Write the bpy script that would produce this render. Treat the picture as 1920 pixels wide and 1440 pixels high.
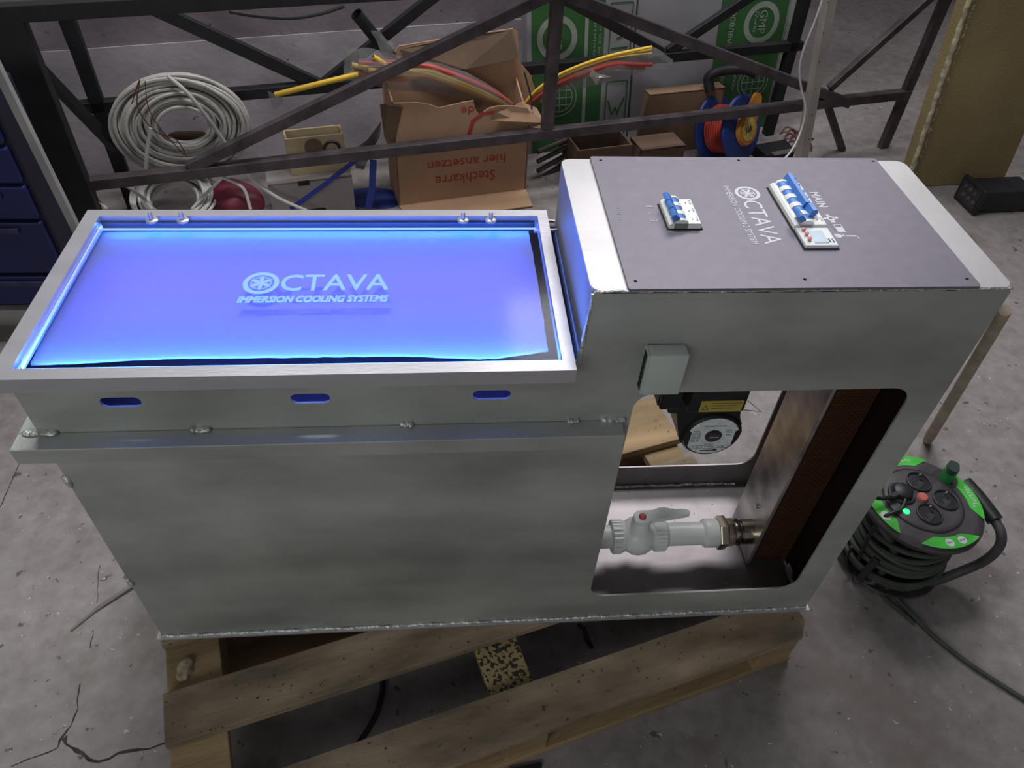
import bpy, bmesh, math, random
from mathutils import Vector, Matrix, noise
random.seed(7)
PI = math.pi
for o in list(bpy.data.objects): bpy.data.objects.remove(o)
scn = bpy.context.scene
C = scn.collection

# ------------------------------------------------------------------ camera
S = 1.05
FPX = 1399.1663
CAMLOC = Vector((0.45978082, -0.58779256, 1.1371954))
def _rot(a, b, c):
    return Matrix.Rotation(c, 3, 'Z') @ Matrix.Rotation(b, 3, 'Y') @ Matrix.Rotation(a, 3, 'X')
RC = _rot(math.radians(45.0191), math.radians(-2.5738), math.radians(-4.0751))
cd = bpy.data.cameras.new('camera'); cam = bpy.data.objects.new('camera', cd); C.objects.link(cam)
cam.location = CAMLOC; cam.rotation_euler = RC.to_euler()
cd.sensor_fit = 'HORIZONTAL'; cd.sensor_width = 36; cd.lens = FPX / 1920 * 36
cd.clip_start = .02; cd.clip_end = 60
scn.camera = cam
# ------------------------------------------------------------------ view, world, lamps
scn.view_settings.view_transform = 'Standard'
scn.view_settings.look = 'None'
scn.view_settings.exposure = 0.32
scn.view_settings.gamma = 1.0
scn.view_settings.use_curve_mapping = False
w = bpy.data.worlds.new('world'); scn.world = w; w.use_nodes = True
w.node_tree.nodes['Background'].inputs[0].default_value = (.80, .78, .86, 1)
w.node_tree.nodes['Background'].inputs[1].default_value = .11

def area(name, loc, target, sx, sy, power, col, shape='RECTANGLE', spread=None, up=None):
    l = bpy.data.lights.new(name, 'AREA'); l.shape = shape; l.size = sx; l.size_y = sy
    l.energy = power; l.color = col
    if spread: l.spread = math.radians(spread)
    o = bpy.data.objects.new(name, l); C.objects.link(o)
    o.location = loc
    d = (Vector(target) - Vector(loc)).normalized()
    xax = Vector(up) if up else Vector((1, 0, 0))
    z = -d; y = z.cross(xax).normalized(); x = y.cross(z).normalized()
    o.rotation_euler = Matrix((x, y, z)).transposed().to_euler()
    return o
area('ceiling_lamp_back', (1.50, 1.95, 2.45), (1.2, 1.2, 0), 1.5, .8, 30, (1, .97, .98))
area('ceiling_lamp_over', (.10, .80, 2.6), (.3, .5, 0), .8, .3, 30, (.98, 1, .98))
area('fill_light_front', (-.6, -2.2, 1.5), (.4, .3, .2), 1.4, .6, 12.5, (.94, 1, .94))  # added fill for the tank's front face, not a known lamp
LEDC = (.04, .195, 1.0)
area('led_strip_front', (.30, -.012, .5930), (.30, .4, .575), .54, .005, 3.4, LEDC)
area('led_strip_back', (.30, .2535, .5935), (.30, .2445, .5835), .54, .003, .8, LEDC)
area('led_strip_left', (.012, .13, .5930), (.30, .13, .577), .22, .005, 1.1, LEDC, up=(0, 1, 0))
area('led_strip_right', (.586, .13, .5930), (.30, .13, .577), .22, .005, .8, LEDC, up=(0, 1, 0))
area('led_strip_gap', (.588, .13, .47), (.598, .13, .60), .26, .008, 4.0, (.05, .045, 1.0), up=(0, 1, 0), spread=150)
area('inside_fill_light', (.30, .13, .480), (.30, .13, .6), .5, .14, 1.75, (.045, .04, 1.0), spread=60)  # added broad blue fill that lights the foam sheet's centre from below

# ------------------------------------------------------------------ frames of reference
FZ = -.12                                     # the floor; z = 0 is the pallet's top
UX = Vector((.9713, .238, 0)); NX = Vector((-.238, .9713, 0))   # the rack and the wall stand 14 degrees askew
def wp(s, c, z): return UX * s + NX * c + Vector((0, 0, z))
def _ray(u, v): return RC @ Vector(((u - 960) / FPX, (720 - v) / FPX, -1.0))
def at(u, v, n, d):                            # the point of the plane n.p = d that is seen at a photo pixel
    r = _ray(u, v); n = Vector(n); return CAMLOC + r * ((d - n.dot(CAMLOC)) / n.dot(r))
def fl(u, v, z=FZ): return at(u, v, (0, 0, 1), z)
def wa(u, v, c): return at(u, v, NX, c)

# ------------------------------------------------------------------ materials
def mat(name, col, rough=.5, metal=0, var=.12, scale=12, bump=0, bscale=None, col2=None, stretch=None, emit=0, spec=None, detail=6, speck=None, rvar=0):
    m = bpy.data.materials.new(name); m.use_nodes = True
    nt = m.node_tree; N = nt.nodes; L = nt.links; b = N['Principled BSDF']
    b.inputs['Roughness'].default_value = rough; b.inputs['Metallic'].default_value = metal
    if spec is not None: b.inputs['Specular IOR Level'].default_value = spec
    tc = N.new('ShaderNodeTexCoord'); mp = N.new('ShaderNodeMapping'); L.new(tc.outputs['Object'], mp.inputs[0])
    if stretch: mp.inputs['Scale'].default_value = stretch
    nz = N.new('ShaderNodeTexNoise'); nz.inputs['Scale'].default_value = scale; nz.inputs['Detail'].default_value = detail
    L.new(mp.outputs[0], nz.inputs[0])
    rp = N.new('ShaderNodeValToRGB'); c2 = col2 or tuple(c * (1 - var * 1.6) for c in col); c1 = tuple(min(1, c * (1 + var)) for c in col)
    rp.color_ramp.elements[0].position = .32; rp.color_ramp.elements[0].color = (*c2, 1)
    rp.color_ramp.elements[1].position = .68; rp.color_ramp.elements[1].color = (*(col if col2 else c1), 1)
    L.new(nz.outputs[0], rp.inputs[0]); out = rp.outputs[0]
    if speck:
        sc, thr, scol = speck
        n2 = N.new('ShaderNodeTexNoise'); n2.inputs['Scale'].default_value = sc; n2.inputs['Detail'].default_value = 3
        L.new(tc.outputs['Object'], n2.inputs[0])
        r2 = N.new('ShaderNodeValToRGB'); r2.color_ramp.elements[0].position = thr; r2.color_ramp.elements[1].position = thr + .04
        L.new(n2.outputs[0], r2.inputs[0])
        mx = N.new('ShaderNodeMix'); mx.data_type = 'RGBA'; L.new(r2.outputs[0], mx.inputs[0]); L.new(out, mx.inputs[6]); mx.inputs[7].default_value = (*scol, 1)
        out = mx.outputs[2]
    L.new(out, b.inputs['Base Color'])
    if rvar:
        mr = N.new('ShaderNodeMapRange'); mr.inputs[3].default_value = max(.02, rough - rvar); mr.inputs[4].default_value = rough + rvar
        L.new(nz.outputs[0], mr.inputs[0]); L.new(mr.outputs[0], b.inputs['Roughness'])
    if bump:
        nb = N.new('ShaderNodeTexNoise'); nb.inputs['Scale'].default_value = bscale or scale * 6; nb.inputs['Detail'].default_value = 5
        L.new(mp.outputs[0], nb.inputs[0]); bp = N.new('ShaderNodeBump'); bp.inputs['Strength'].default_value = bump; bp.inputs['Distance'].default_value = .004
        L.new(nb.outputs[0], bp.inputs['Height']); L.new(bp.outputs[0], b.inputs['Normal'])
    if emit:
        b.inputs['Emission Color'].default_value = (*col, 1); b.inputs['Emission Strength'].default_value = emit
    return m
def film(name, tint, gloss_rough=.08, alpha=.12, ior=1.45, bump=0, rmin=.03):
    m = bpy.data.materials.new(name); m.use_nodes = True; nt = m.node_tree; N = nt.nodes; L = nt.links
    N.remove(N['Principled BSDF']); out = N['Material Output']
    tr = N.new('ShaderNodeBsdfTransparent'); tr.inputs[0].default_value = (*tint, 1)
    gl = N.new('ShaderNodeBsdfGlossy'); gl.inputs['Roughness'].default_value = gloss_rough
    df = N.new('ShaderNodeBsdfDiffuse'); df.inputs[0].default_value = (.6, .6, .62, 1)
    lw = N.new('ShaderNodeLayerWeight'); pw = N.new('ShaderNodeMath'); pw.operation = 'POWER'; L.new(lw.outputs['Facing'], pw.inputs[0]); pw.inputs[1].default_value = 4
    fr = N.new('ShaderNodeMapRange'); fr.inputs[3].default_value = rmin; fr.inputs[4].default_value = .8; L.new(pw.outputs[0], fr.inputs[0])
    m1 = N.new('ShaderNodeMixShader'); m1.inputs[0].default_value = alpha; L.new(tr.outputs[0], m1.inputs[1]); L.new(df.outputs[0], m1.inputs[2])
    m2 = N.new('ShaderNodeMixShader'); L.new(fr.outputs[0], m2.inputs[0]); L.new(m1.outputs[0], m2.inputs[1]); L.new(gl.outputs[0], m2.inputs[2])
    if bump:
        nb = N.new('ShaderNodeTexNoise'); nb.inputs['Scale'].default_value = 60
        bp = N.new('ShaderNodeBump'); bp.inputs['Strength'].default_value = bump; bp.inputs['Distance'].default_value = .01
        L.new(nb.outputs[0], bp.inputs['Height']); L.new(bp.outputs[0], gl.inputs['Normal'])
    L.new(m2.outputs[0], out.inputs[0]); return m
M = {}
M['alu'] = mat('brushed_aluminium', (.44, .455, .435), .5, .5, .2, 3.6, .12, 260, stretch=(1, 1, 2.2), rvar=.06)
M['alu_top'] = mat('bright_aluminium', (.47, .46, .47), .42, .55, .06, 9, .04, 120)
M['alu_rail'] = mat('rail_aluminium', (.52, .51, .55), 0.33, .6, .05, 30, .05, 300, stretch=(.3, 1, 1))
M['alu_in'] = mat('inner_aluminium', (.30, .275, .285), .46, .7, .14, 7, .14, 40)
M['divider'] = mat('divider_aluminium', (.22, .22, .25), .5, .0, .05, 14)
M['weld'] = mat('weld_metal', (.66, .66, .63), .38, .8, .2, 90, 1.0, 160)
M['plate'] = mat('graphite_panel', (.165, .150, .19), .48, .25, .05, 60, .05, 1500)
M['print'] = mat('light_grey_print', (.62, .61, .66), .6, 0, .02)
M['print_dim'] = mat('dull_grey_print', (.36, .35, .40), .6, 0, .02)
M['black'] = mat('black_plastic', (.012, .012, .015), .42, 0, .15, 30, .1, 200)
M['hole'] = mat('dark_hole', (.008, .008, .01), .8, 0, .1)
M['white_pl'] = mat('white_plastic', (.74, .75, .74), .4, 0, .03, 20)
M['ppr'] = mat('white_pipe_plastic', (.80, .82, .82), .38, 0, .03, 20)
M['grey_pl'] = mat('pale_grey_plastic', (.44, .48, .46), .5, 0, .03, 20)
M['blue_pl'] = mat('blue_toggle_plastic', (.055, .19, .58), .4, 0, .06, 30)
M['red'] = mat('red_plastic', (.62, .03, .03), .35, 0, .05)
M['redbtn'] = mat('dull_red_plastic', (.50, .13, .11), .4, 0, .05)
M['brass'] = mat('nickel_brass', (.62, .54, .42), .22, 1, .12, 30)
M['label_s'] = mat('silver_label', (.78, .82, .84), .45, .1, .1, 120)
M['label_y'] = mat('yellow_label', (.42, .33, .06), .5, 0, .05)
M['ink'] = mat('dark_ink', (.02, .02, .025), .6, 0, .02)
M['lcd'] = mat('pale_lcd', (.42, .52, .62), .3, 0, .05, 300)
M['copper'] = mat('brown_exchanger', (.10, .045, .028), .38, .5, .15, 10)
M['shelf'] = mat('dark_tank_inside', (.018, .018, .028), .5, .2, .1, 10)
M['shade_br'] = mat('brown_wall_shade', (.045, .026, .022), .4, .6, .1, 10)  # dark brown reflection in the right wall, put into a colour
M['fin'] = mat('copper_fins', (.30, .15, .08), .35, .8, .1, 60)
M['exch_side'] = mat('exchanger_steel', (.46, .42, .42), .36, .85, .35, 14, .1, 60, detail=4)
M['sheet'] = mat('white_foam_sheet', (.23, .24, .29), .8, 0, .03, 6, .15, 300, speck=(26, .80, (.25, .28, .34)))
_n = M['sheet'].node_tree; _b = _n.nodes['Principled BSDF']; _t = _n.nodes.new('ShaderNodeBsdfTranslucent'); _t.inputs[0].default_value = (.8, .82, .9, 1)
_m = _n.nodes.new('ShaderNodeMixShader'); _m.inputs[0].default_value = .5; _n.links.new(_b.outputs[0], _m.inputs[1]); _n.links.new(_t.outputs[0], _m.inputs[2]); _n.links.new(_m.outputs[0], _n.nodes['Material Output'].inputs[0])
M['engrave'] = mat('frosted_engraving', (.40, .72, .95), .9, 0, .02)
_n = M['engrave'].node_tree; _b = _n.nodes['Principled BSDF']; _t = _n.nodes.new('ShaderNodeBsdfTransparent')
_m = _n.nodes.new('ShaderNodeMixShader'); _m.inputs[0].default_value = .22; _n.links.new(_b.outputs[0], _m.inputs[1]); _n.links.new(_t.outputs[0], _m.inputs[2]); _n.links.new(_m.outputs[0], _n.nodes['Material Output'].inputs[0])
M['glass'] = film('acrylic_lid', (.97, .98, 1), .12, .0, 1.42, rmin=.0025)
M['acryl_edge'] = mat('acrylic_edge', (.75, .78, .9), .2, 0, .02)
M['film'] = film('polythene_film', (.85, .85, .87), .12, .13, 1.5, .8)
M['steel_dk'] = mat('dark_painted_steel', (.072, .055, .062), .5, .2, .3, 18, .2, 120)
M['steel_bk'] = mat('black_painted_steel', (.012, .011, .014), .55, .1, .2, 18)
M['post_lt'] = mat('pale_painted_steel', (.30, .29, .29), .6, 0, .1, 12)
M['post_bg'] = mat('beige_painted_post', (.36, .32, .30), .6, 0, .1, 12)
M['wood'] = mat('pallet_timber', (.34, .235, .125), .8, 0, .3, 7, .5, 60, stretch=(.35, 2.2, 2.2), speck=(130, .68, (.10, .08, .05)))
M['wood_gr'] = mat('greyed_pallet_timber', (.27, .205, .14), .85, 0, .36, 11, .5, 60, stretch=(.5, 1.6, 1.6), speck=(110, .66, (.08, .06, .04)))
M['wood_mould'] = mat('mould_spotted_timber', (.36, .27, .13), .85, 0, .2, 7, .3, 60, speck=(150, .51, (.03, .028, .024)))
M['ply'] = mat('pale_plywood', (.46, .36, .22), .75, 0, .15, 9, .1)
M['cream'] = mat('cream_board', (.38, .34, .33), .75, 0, .08, 9)
M['stick'] = mat('beige_stick_wood', (.36, .29, .22), .7, 0, .15, 20, .2)
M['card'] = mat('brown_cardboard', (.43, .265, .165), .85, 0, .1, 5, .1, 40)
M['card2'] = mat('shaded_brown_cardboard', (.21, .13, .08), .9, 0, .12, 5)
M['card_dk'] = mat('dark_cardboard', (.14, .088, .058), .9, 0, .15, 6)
M['card_red'] = mat('red_print', (.42, .045, .04), .8, 0, .05)
M['cable_w'] = mat('white_cable_sheath', (.40, .385, .36), .55, 0, .12, 20)
M['cable_w2'] = mat('bright_cable_sheath', (.55, .53, .52), .55, 0, .1, 20)
M['cable_k'] = mat('black_rubber', (.010, .010, .012), .5, 0, .1)
M['cable_g'] = mat('dark_green_cable', (.050, .060, .045), .6, 0, .2, 30)
M['cable_red'] = mat('brown_red_wire', (.13, .035, .03), .6, 0, .1)
M['tube_y'] = mat('yellow_conduit', (.80, .50, .04), .45, 0, .05)
M['tube_r'] = mat('red_conduit', (.45, .055, .035), .45, 0, .08)
M['tube_o'] = mat('orange_conduit', (.62, .20, .04), .45, 0, .05)
M['tube_k'] = mat('dark_conduit', (.03, .028, .05), .45, 0, .05)
M['green_b'] = mat('green_pack_print', (.035, .125, .035), .6, 0, .1, 8)
M['white_b'] = mat('white_pack_print', (.30, .29, .31), .6, 0, .08, 6)
M['stripe_b'] = mat('grey_pack_print', (.30, .34, .30), .6, 0, .08, 6)
M['navy'] = mat('navy_black_paint', (.006, .006, .022), .6, 0, .2, 9)
M['blue_cr2'] = mat('worn_blue_paint', (.028, .030, .09), .6, 0, .3, 20)
M['blue_cr'] = mat('dark_blue_paint', (.005, .010, .085), .5, 0, .25, 8, .1)
M['blue_rl'] = mat('blue_reel_plastic', (.008, .030, .17), .5, 0, .1)
M['orange_rl'] = mat('orange_reel_plastic', (.48, .18, .02), .5, 0, .1)
M['yell_rl'] = mat('yellow_reel_label', (.55, .40, .09), .5, 0, .3, 90)
M['blue_st'] = mat('blue_strap', (.02, .04, .25), .6, 0, .1)
M['redbag'] = mat('dark_red_bag', (.16, .02, .04), .5, 0, .2)
M['foam_y'] = mat('mustard_cloth', (.265, .205, .095), .92, 0, .14, 3, .5, 160)
M['foam_e'] = mat('pale_foam_edge', (.46, .40, .27), .95, 0, .25, 40, 1, 50)
M['reel_k'] = mat('dusty_black_plastic', (.062, .055, .062), .55, 0, .2, 26, .1, 150)
M['reel_k2'] = mat('dark_reel_plastic', (.030, .027, .032), .5, 0, .2, 26)
M['reel_g'] = mat('green_sticker', (.055, .50, .045), .45, 0, .15, 40)
M['knob_g'] = mat('green_knob_plastic', (.03, .22, .055), .4, 0, .1)
M['knob_k'] = mat('dark_green_cap', (.03, .055, .045), .4, 0, .1)
M['led_g'] = mat('green_indicator', (.02, 1, .15), .3, emit=2.2)
M['rod'] = mat('steel_bar', (.5, .48, .48), .3, .9, .1)
M['far_dk'] = mat('dark_machine_paint', (.030, .022, .028), .7, 0, .4, 9)
M['lump'] = mat('dried_foam', (.36, .30, .2), .9, 0, .3, 60, 1, 60)

def floor_mat():
    m = bpy.data.materials.new('stained_concrete'); m.use_nodes = True
    nt = m.node_tree; N = nt.nodes; L = nt.links; b = N['Principled BSDF']
    tc = N.new('ShaderNodeTexCoord')
    def nz(sc, det=8, rough=.6):
        n = N.new('ShaderNodeTexNoise'); n.inputs['Scale'].default_value = sc; n.inputs['Detail'].default_value = det; n.inputs['Roughness'].default_value = rough
        L.new(tc.outputs['Object'], n.inputs[0]); return n.outputs[0]
    def ramp(src, p0, p1, c0, c1):
        r = N.new('ShaderNodeValToRGB'); r.color_ramp.elements[0].position = p0; r.color_ramp.elements[1].position = p1
        r.color_ramp.elements[0].color = (*c0, 1); r.color_ramp.elements[1].color = (*c1, 1); L.new(src, r.inputs[0]); return r.outputs[0]
    def mix(f, a, b_, mode='MIX'):
        x = N.new('ShaderNodeMix'); x.data_type = 'RGBA'; x.blend_type = mode
        if isinstance(f, float): x.inputs[0].default_value = f
        else: L.new(f, x.inputs[0])
        L.new(a, x.inputs[6])
        if isinstance(b_, tuple): x.inputs[7].default_value = (*b_, 1)
        else: L.new(b_, x.inputs[7])
        return x.outputs[2]
    base = ramp(nz(1.9, 9), .3, .72, (.215, .192, .188), (.365, .335, .335))
    fine = ramp(nz(26, 10, .7), .3, .7, (.62, .60, .58), (1, 1, 1))
    c = mix(1.0, base, fine, 'MULTIPLY')
    c = mix(ramp(nz(5.5, 6), .58, .70, (0, 0, 0), (.55, .55, .55)), c, (.15, .125, .105))
    c = mix(ramp(nz(48, 3, .5), .68, .71, (0, 0, 0), (.8, .8, .8)), c, (.06, .052, .05))
    c = mix(ramp(nz(95, 2, .5), .735, .75, (0, 0, 0), (.8, .8, .8)), c, (.55, .55, .52))
    L.new(c, b.inputs['Base Color']); b.inputs['Roughness'].default_value = .62
    bp = N.new('ShaderNodeBump'); bp.inputs['Strength'].default_value = .35; bp.inputs['Distance'].default_value = .004
    L.new(nz(30, 10, .7), bp.inputs['Height']); L.new(bp.outputs[0], b.inputs['Normal'])
    return m
M['floor'] = floor_mat()
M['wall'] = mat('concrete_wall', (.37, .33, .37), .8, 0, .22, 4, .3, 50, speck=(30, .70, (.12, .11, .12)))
M['wall_shade'] = mat('shaded_concrete_wall', (.20, .165, .19), .8, 0, .22, 4, .3, 50, speck=(30, .70, (.06, .055, .06)))  # wall concrete with the shade of its upper and far parts in the colour

# ------------------------------------------------------------------ mesh helpers
def link_mesh(name, me, m, parent=None, smooth=False):
    o = bpy.data.objects.new(name, me); C.objects.link(o)
    if m is not None: me.materials.append(m)
    if smooth:
        for p in me.polygons: p.use_smooth = True
        if hasattr(me, 'set_sharp_from_angle'): me.set_sharp_from_angle(angle=math.radians(38))
    if parent is not None:
        o.parent = parent
        o.matrix_parent_inverse = ROOTINV.get(parent.name, Matrix.Identity(4))
    return o
ROOTINV = {}
class MB:
    def __init__(s): s.bm = bmesh.new()
    def face(s, pts):
        vs = [s.bm.verts.new(p) for p in pts]; return s.bm.faces.new(vs)
    def box(s, x0, x1, y0, y1, z0, z1, bevel=0, mx=None, seg=2):
        return s.obox([(x, y, z) for x, y, z in ((x0, y0, z0), (x1, y0, z0), (x1, y1, z0), (x0, y1, z0), (x0, y0, z1), (x1, y0, z1), (x1, y1, z1), (x0, y1, z1))], bevel, mx, seg)
    def obox(s, p, bevel=0, mx=None, seg=2):
        p = [Vector(q) for q in p]
        if mx is not None: p = [mx @ q for q in p]
        v = [s.bm.verts.new(q) for q in p]; fs = []
        for f in ((0, 3, 2, 1), (4, 5, 6, 7), (0, 1, 5, 4), (1, 2, 6, 5), (2, 3, 7, 6), (3, 0, 4, 7)): fs.append(s.bm.faces.new([v[i] for i in f]))
        if bevel:
            es = list({e for f in fs for e in f.edges})
            bmesh.ops.bevel(s.bm, geom=es, offset=bevel, segments=seg, affect='EDGES', profile=.5)
        return s
    def beam(s, a, b, w, h, side=None, bevel=0):      # rectangular bar from a to b; w across (along side), h the other way
        a = Vector(a); b = Vector(b); d = (b - a).normalized()
        sd = Vector(side) if side else (Vector((0, 0, 1)).cross(d) if abs(d.z) < .95 else Vector((1, 0, 0)))
        sd = (sd - d * sd.dot(d)).normalized(); u = d.cross(sd).normalized()
        p = []
        for e in (a, b):
            for i, j in ((-1, -1), (1, -1), (1, 1), (-1, 1)): p.append(e + sd * (i * w / 2) + u * (j * h / 2))
        return s.obox(p, bevel)
    def tube(s, pts, r, n=10, closed=False, radii=None, cap=True):
        pts = [Vector(p) for p in pts]; m = len(pts); rings = []
        T = []
        for i in range(m):
            if closed: t = pts[(i + 1) % m] - pts[i - 1]
            else: t = pts[min(i + 1, m - 1)] - pts[max(i - 1, 0)]
            T.append(t.normalized())
        u = T[0].orthogonal().normalized()
        for i in range(m):
            u = (u - T[i] * u.dot(T[i])).normalized(); v = T[i].cross(u)
            rr = radii[i] if radii else r
            rings.append([s.bm.verts.new(pts[i] + (u * math.cos(2 * PI * k / n) + v * math.sin(2 * PI * k / n)) * rr) for k in range(n)])
        for i in range(m if closed else m - 1):
            a = rings[i]; b = rings[(i + 1) % m]; off = 0
            if closed and i == m - 1:
                off = min(range(n), key=lambda k: (a[0].co - b[k].co).length)
            for k in range(n): s.bm.faces.new((a[k], a[(k + 1) % n], b[(k + 1 + off) % n], b[(k + off) % n]))
        if not closed and cap:
            s.bm.faces.new(rings[0][::-1]); s.bm.faces.new(rings[-1])
        return s
    def lathe(s, prof, o, ax=(0, 0, 1), n=32, caps=True, ref=None):   # prof: (radius, height along ax)
        o = Vector(o); ax = Vector(ax).normalized(); u = (Vector(ref) if ref else ax.orthogonal()).normalized(); v = ax.cross(u)
        rings = [[s.bm.verts.new(o + ax * h + (u * math.cos(2 * PI * k / n) + v * math.sin(2 * PI * k / n)) * max(r, 1e-5)) for k in range(n)] for r, h in prof]
        for a, b in zip(rings, rings[1:]):
            for k in range(n): s.bm.faces.new((a[k], a[(k + 1) % n], b[(k + 1) % n], b[k]))
        if caps: s.bm.faces.new(rings[0][::-1]); s.bm.faces.new(rings[-1])
        return s
    def prism(s, poly, o, x, y, t):                   # polygon in the plane o + x,y ; thickness t along x cross y
        o = Vector(o); x = Vector(x); y = Vector(y); z = x.cross(y).normalized() * t
        a = [s.bm.verts.new(o + x * p + y * q) for p, q in poly]; b = [s.bm.verts.new(o + x * p + y * q + z) for p, q in poly]
        s.bm.faces.new(a[::-1]); s.bm.faces.new(b); n = len(poly)
        for i in range(n): s.bm.faces.new((a[i], a[(i + 1) % n], b[(i + 1) % n], b[i]))
        return s
    def blob(s, c, rx, ry, rz, amp=.25, freq=40, sub=3, seed=0):
        r = bmesh.ops.create_icosphere(s.bm, subdivisions=sub, radius=1)
        for v in r['verts']:
            d = v.co.copy(); k = 1 + amp * noise.noise(Vector((d.x * rx, d.y * ry, d.z * rz)) * freq + Vector((seed, seed * 2, 0)))
            v.co = Vector(c) + Vector((d.x * rx, d.y * ry, d.z * rz)) * k
        return s
    def build(s, name, m, parent=None, smooth=False):
        bmesh.ops.recalc_face_normals(s.bm, faces=s.bm.faces)
        me = bpy.data.meshes.new(name); s.bm.to_mesh(me); s.bm.free()
        return link_mesh(name, me, m, parent, smooth)
def thing(name, label, cat, loc=(0, 0, 0), group=None):
    o = bpy.data.objects.new(name, None); C.objects.link(o); o.empty_display_size = .05
    o.location = loc; o['label'] = label; o['category'] = cat
    if group: o['group'] = group
    ROOTINV[o.name] = Matrix.Translation(loc).inverted()
    return o
def tag(o, label, cat, group=None):
    o['label'] = label; o['category'] = cat
    if group: o['group'] = group
    return o
def struct(o): o['kind'] = 'structure'; return o
def curve2d(splines, t, o, x, y):                     # filled plate with holes; sits from the plane outwards by t
    cu = bpy.data.curves.new('c', 'CURVE'); cu.dimensions = '2D'; cu.fill_mode = 'BOTH'; cu.extrude = t / 2
    for sp in splines:
        q = cu.splines.new('POLY'); q.points.add(len(sp) - 1); q.use_cyclic_u = True
        for i, (a, b) in enumerate(sp): q.points[i].co = (a, b, 0, 1)
    return conv(cu, o, x, y, t)
def conv(cu, o, x, y, t, fit=None, align=None):
    ob = bpy.data.objects.new('c', cu); me = bpy.data.meshes.new_from_object(ob); bpy.data.objects.remove(ob)
    x = Vector(x).normalized(); y = Vector(y).normalized(); z = x.cross(y)
    if fit:
        xs = [v.co.x for v in me.vertices]; ys = [v.co.y for v in me.vertices]
        x0, x1, y0, y1 = min(xs), max(xs), min(ys), max(ys)
        for v in me.vertices: v.co.x = (v.co.x - x0) / (x1 - x0) * fit[0]; v.co.y = (v.co.y - y0) / (y1 - y0) * fit[1]
    R = Matrix((x, y, z)).transposed(); o = Vector(o)
    for v in me.vertices: v.co = R @ Vector((v.co.x, v.co.y, v.co.z + t / 2)) + o
    return me
def plate(name, splines, t, o, x, y, m, parent=None): return link_mesh(name, curve2d(splines, t, o, x, y), m, parent)
def text(body, o, x, y, wd, ht, m, parent=None, t=.0004, name='lettering', bold=0, shear=0):
    cu = bpy.data.curves.new('t', 'FONT'); cu.body = body; cu.size = 1; cu.extrude = t / 2; cu.shear = shear; cu.resolution_u = 3
    me = conv(cu, o, x, y, t, (wd, ht))
    if bold:                                          # heavier strokes: overlaid copies a hair apart
        bm = bmesh.new(); bm.from_mesh(me); g = list(bm.verts) + list(bm.edges) + list(bm.faces)
        xn, yn = Vector(x).normalized(), Vector(y).normalized(); zn = xn.cross(yn)
        for k, (a, b_) in enumerate(((1, 0), (0, 1), (1, 1))):
            d = bmesh.ops.duplicate(bm, geom=g); vs = [e for e in d['geom'] if isinstance(e, bmesh.types.BMVert)]
            bmesh.ops.translate(bm, verts=vs, vec=(xn * a + yn * b_) * bold * ht + zn * (k + 1) * .00003)
        bm.to_mesh(me); bm.free()
    return link_mesh(name, me, m, parent)
def rrect(x0, x1, y0, y1, r, n=6):
    p = []
    for cx, cy, a in ((x1 - r, y0 + r, -90), (x1 - r, y1 - r, 0), (x0 + r, y1 - r, 90), (x0 + r, y0 + r, 180)):
        for k in range(n + 1):
            t = math.radians(a + 90 * k / n); p.append((cx + r * math.cos(t), cy + r * math.sin(t)))
    return p
def circ(cx, cy, r, n=40): return [(cx + r * math.cos(2 * PI * k / n), cy + r * math.sin(2 * PI * k / n)) for k in range(n)]
def lens(cx, cy, ang, L_, w_, n=7):
    p = []
    for k in range(n + 1): t = k / n; p.append((t * L_, w_ * math.sin(PI * t)))
    for k in range(1, n): t = 1 - k / n; p.append((t * L_, -w_ * math.sin(PI * t)))
    c, s_ = math.cos(ang), math.sin(ang)
    return [(cx + a * c - b * s_, cy + a * s_ + b * c) for a, b in p]
def spline(pts, k=8):                                 # Catmull-Rom
    pts = [Vector(p) for p in pts]; P = [2 * pts[0] - pts[1]] + pts + [2 * pts[-1] - pts[-2]]; out = []
    for i in range(1, len(P) - 2):
        for j in range(k):
            t = j / k; a, b, c, d = P[i - 1:i + 3]
            out.append(.5 * ((2 * b) + (c - a) * t + (2 * a - 5 * b + 4 * c - d) * t * t + (3 * b - a - 3 * c + d) * t ** 3))
    out.append(pts[-1]); return out
X, Y, Z = Vector((1, 0, 0)), Vector((0, 1, 0)), Vector((0, 0, 1))

# ================================================================== SETTING
f = MB(); f.box(-4, 6, -3, 7, FZ - .1, FZ); floor = struct(f.build('floor', M['floor']))
WC = 1.70
b = MB()
for c0, z0, z1 in ((WC, FZ, .275), (WC + .010, .275, 1.6)):
    p = [wp(s, c, z) for z in (z0, z1) for s, c in ((-1.6, c0), (2.22, c0), (2.22, WC + .3), (-1.6, WC + .3))]
    b.obox(p)
wall = struct(b.build('wall_back', M['wall']))
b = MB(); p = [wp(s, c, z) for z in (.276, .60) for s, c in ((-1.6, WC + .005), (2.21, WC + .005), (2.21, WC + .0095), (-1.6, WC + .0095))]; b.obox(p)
pn = b.build('upper_panel', M['wall_shade'], wall)
b = MB(); p = [wp(s, c, z) for z in (FZ, 1.6) for s, c in ((1.2, 4.0), (7, 4.0), (7, 4.2), (1.2, 4.2))]; b.obox(p); struct(b.build('wall_far', M['wall_shade']))
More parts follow.
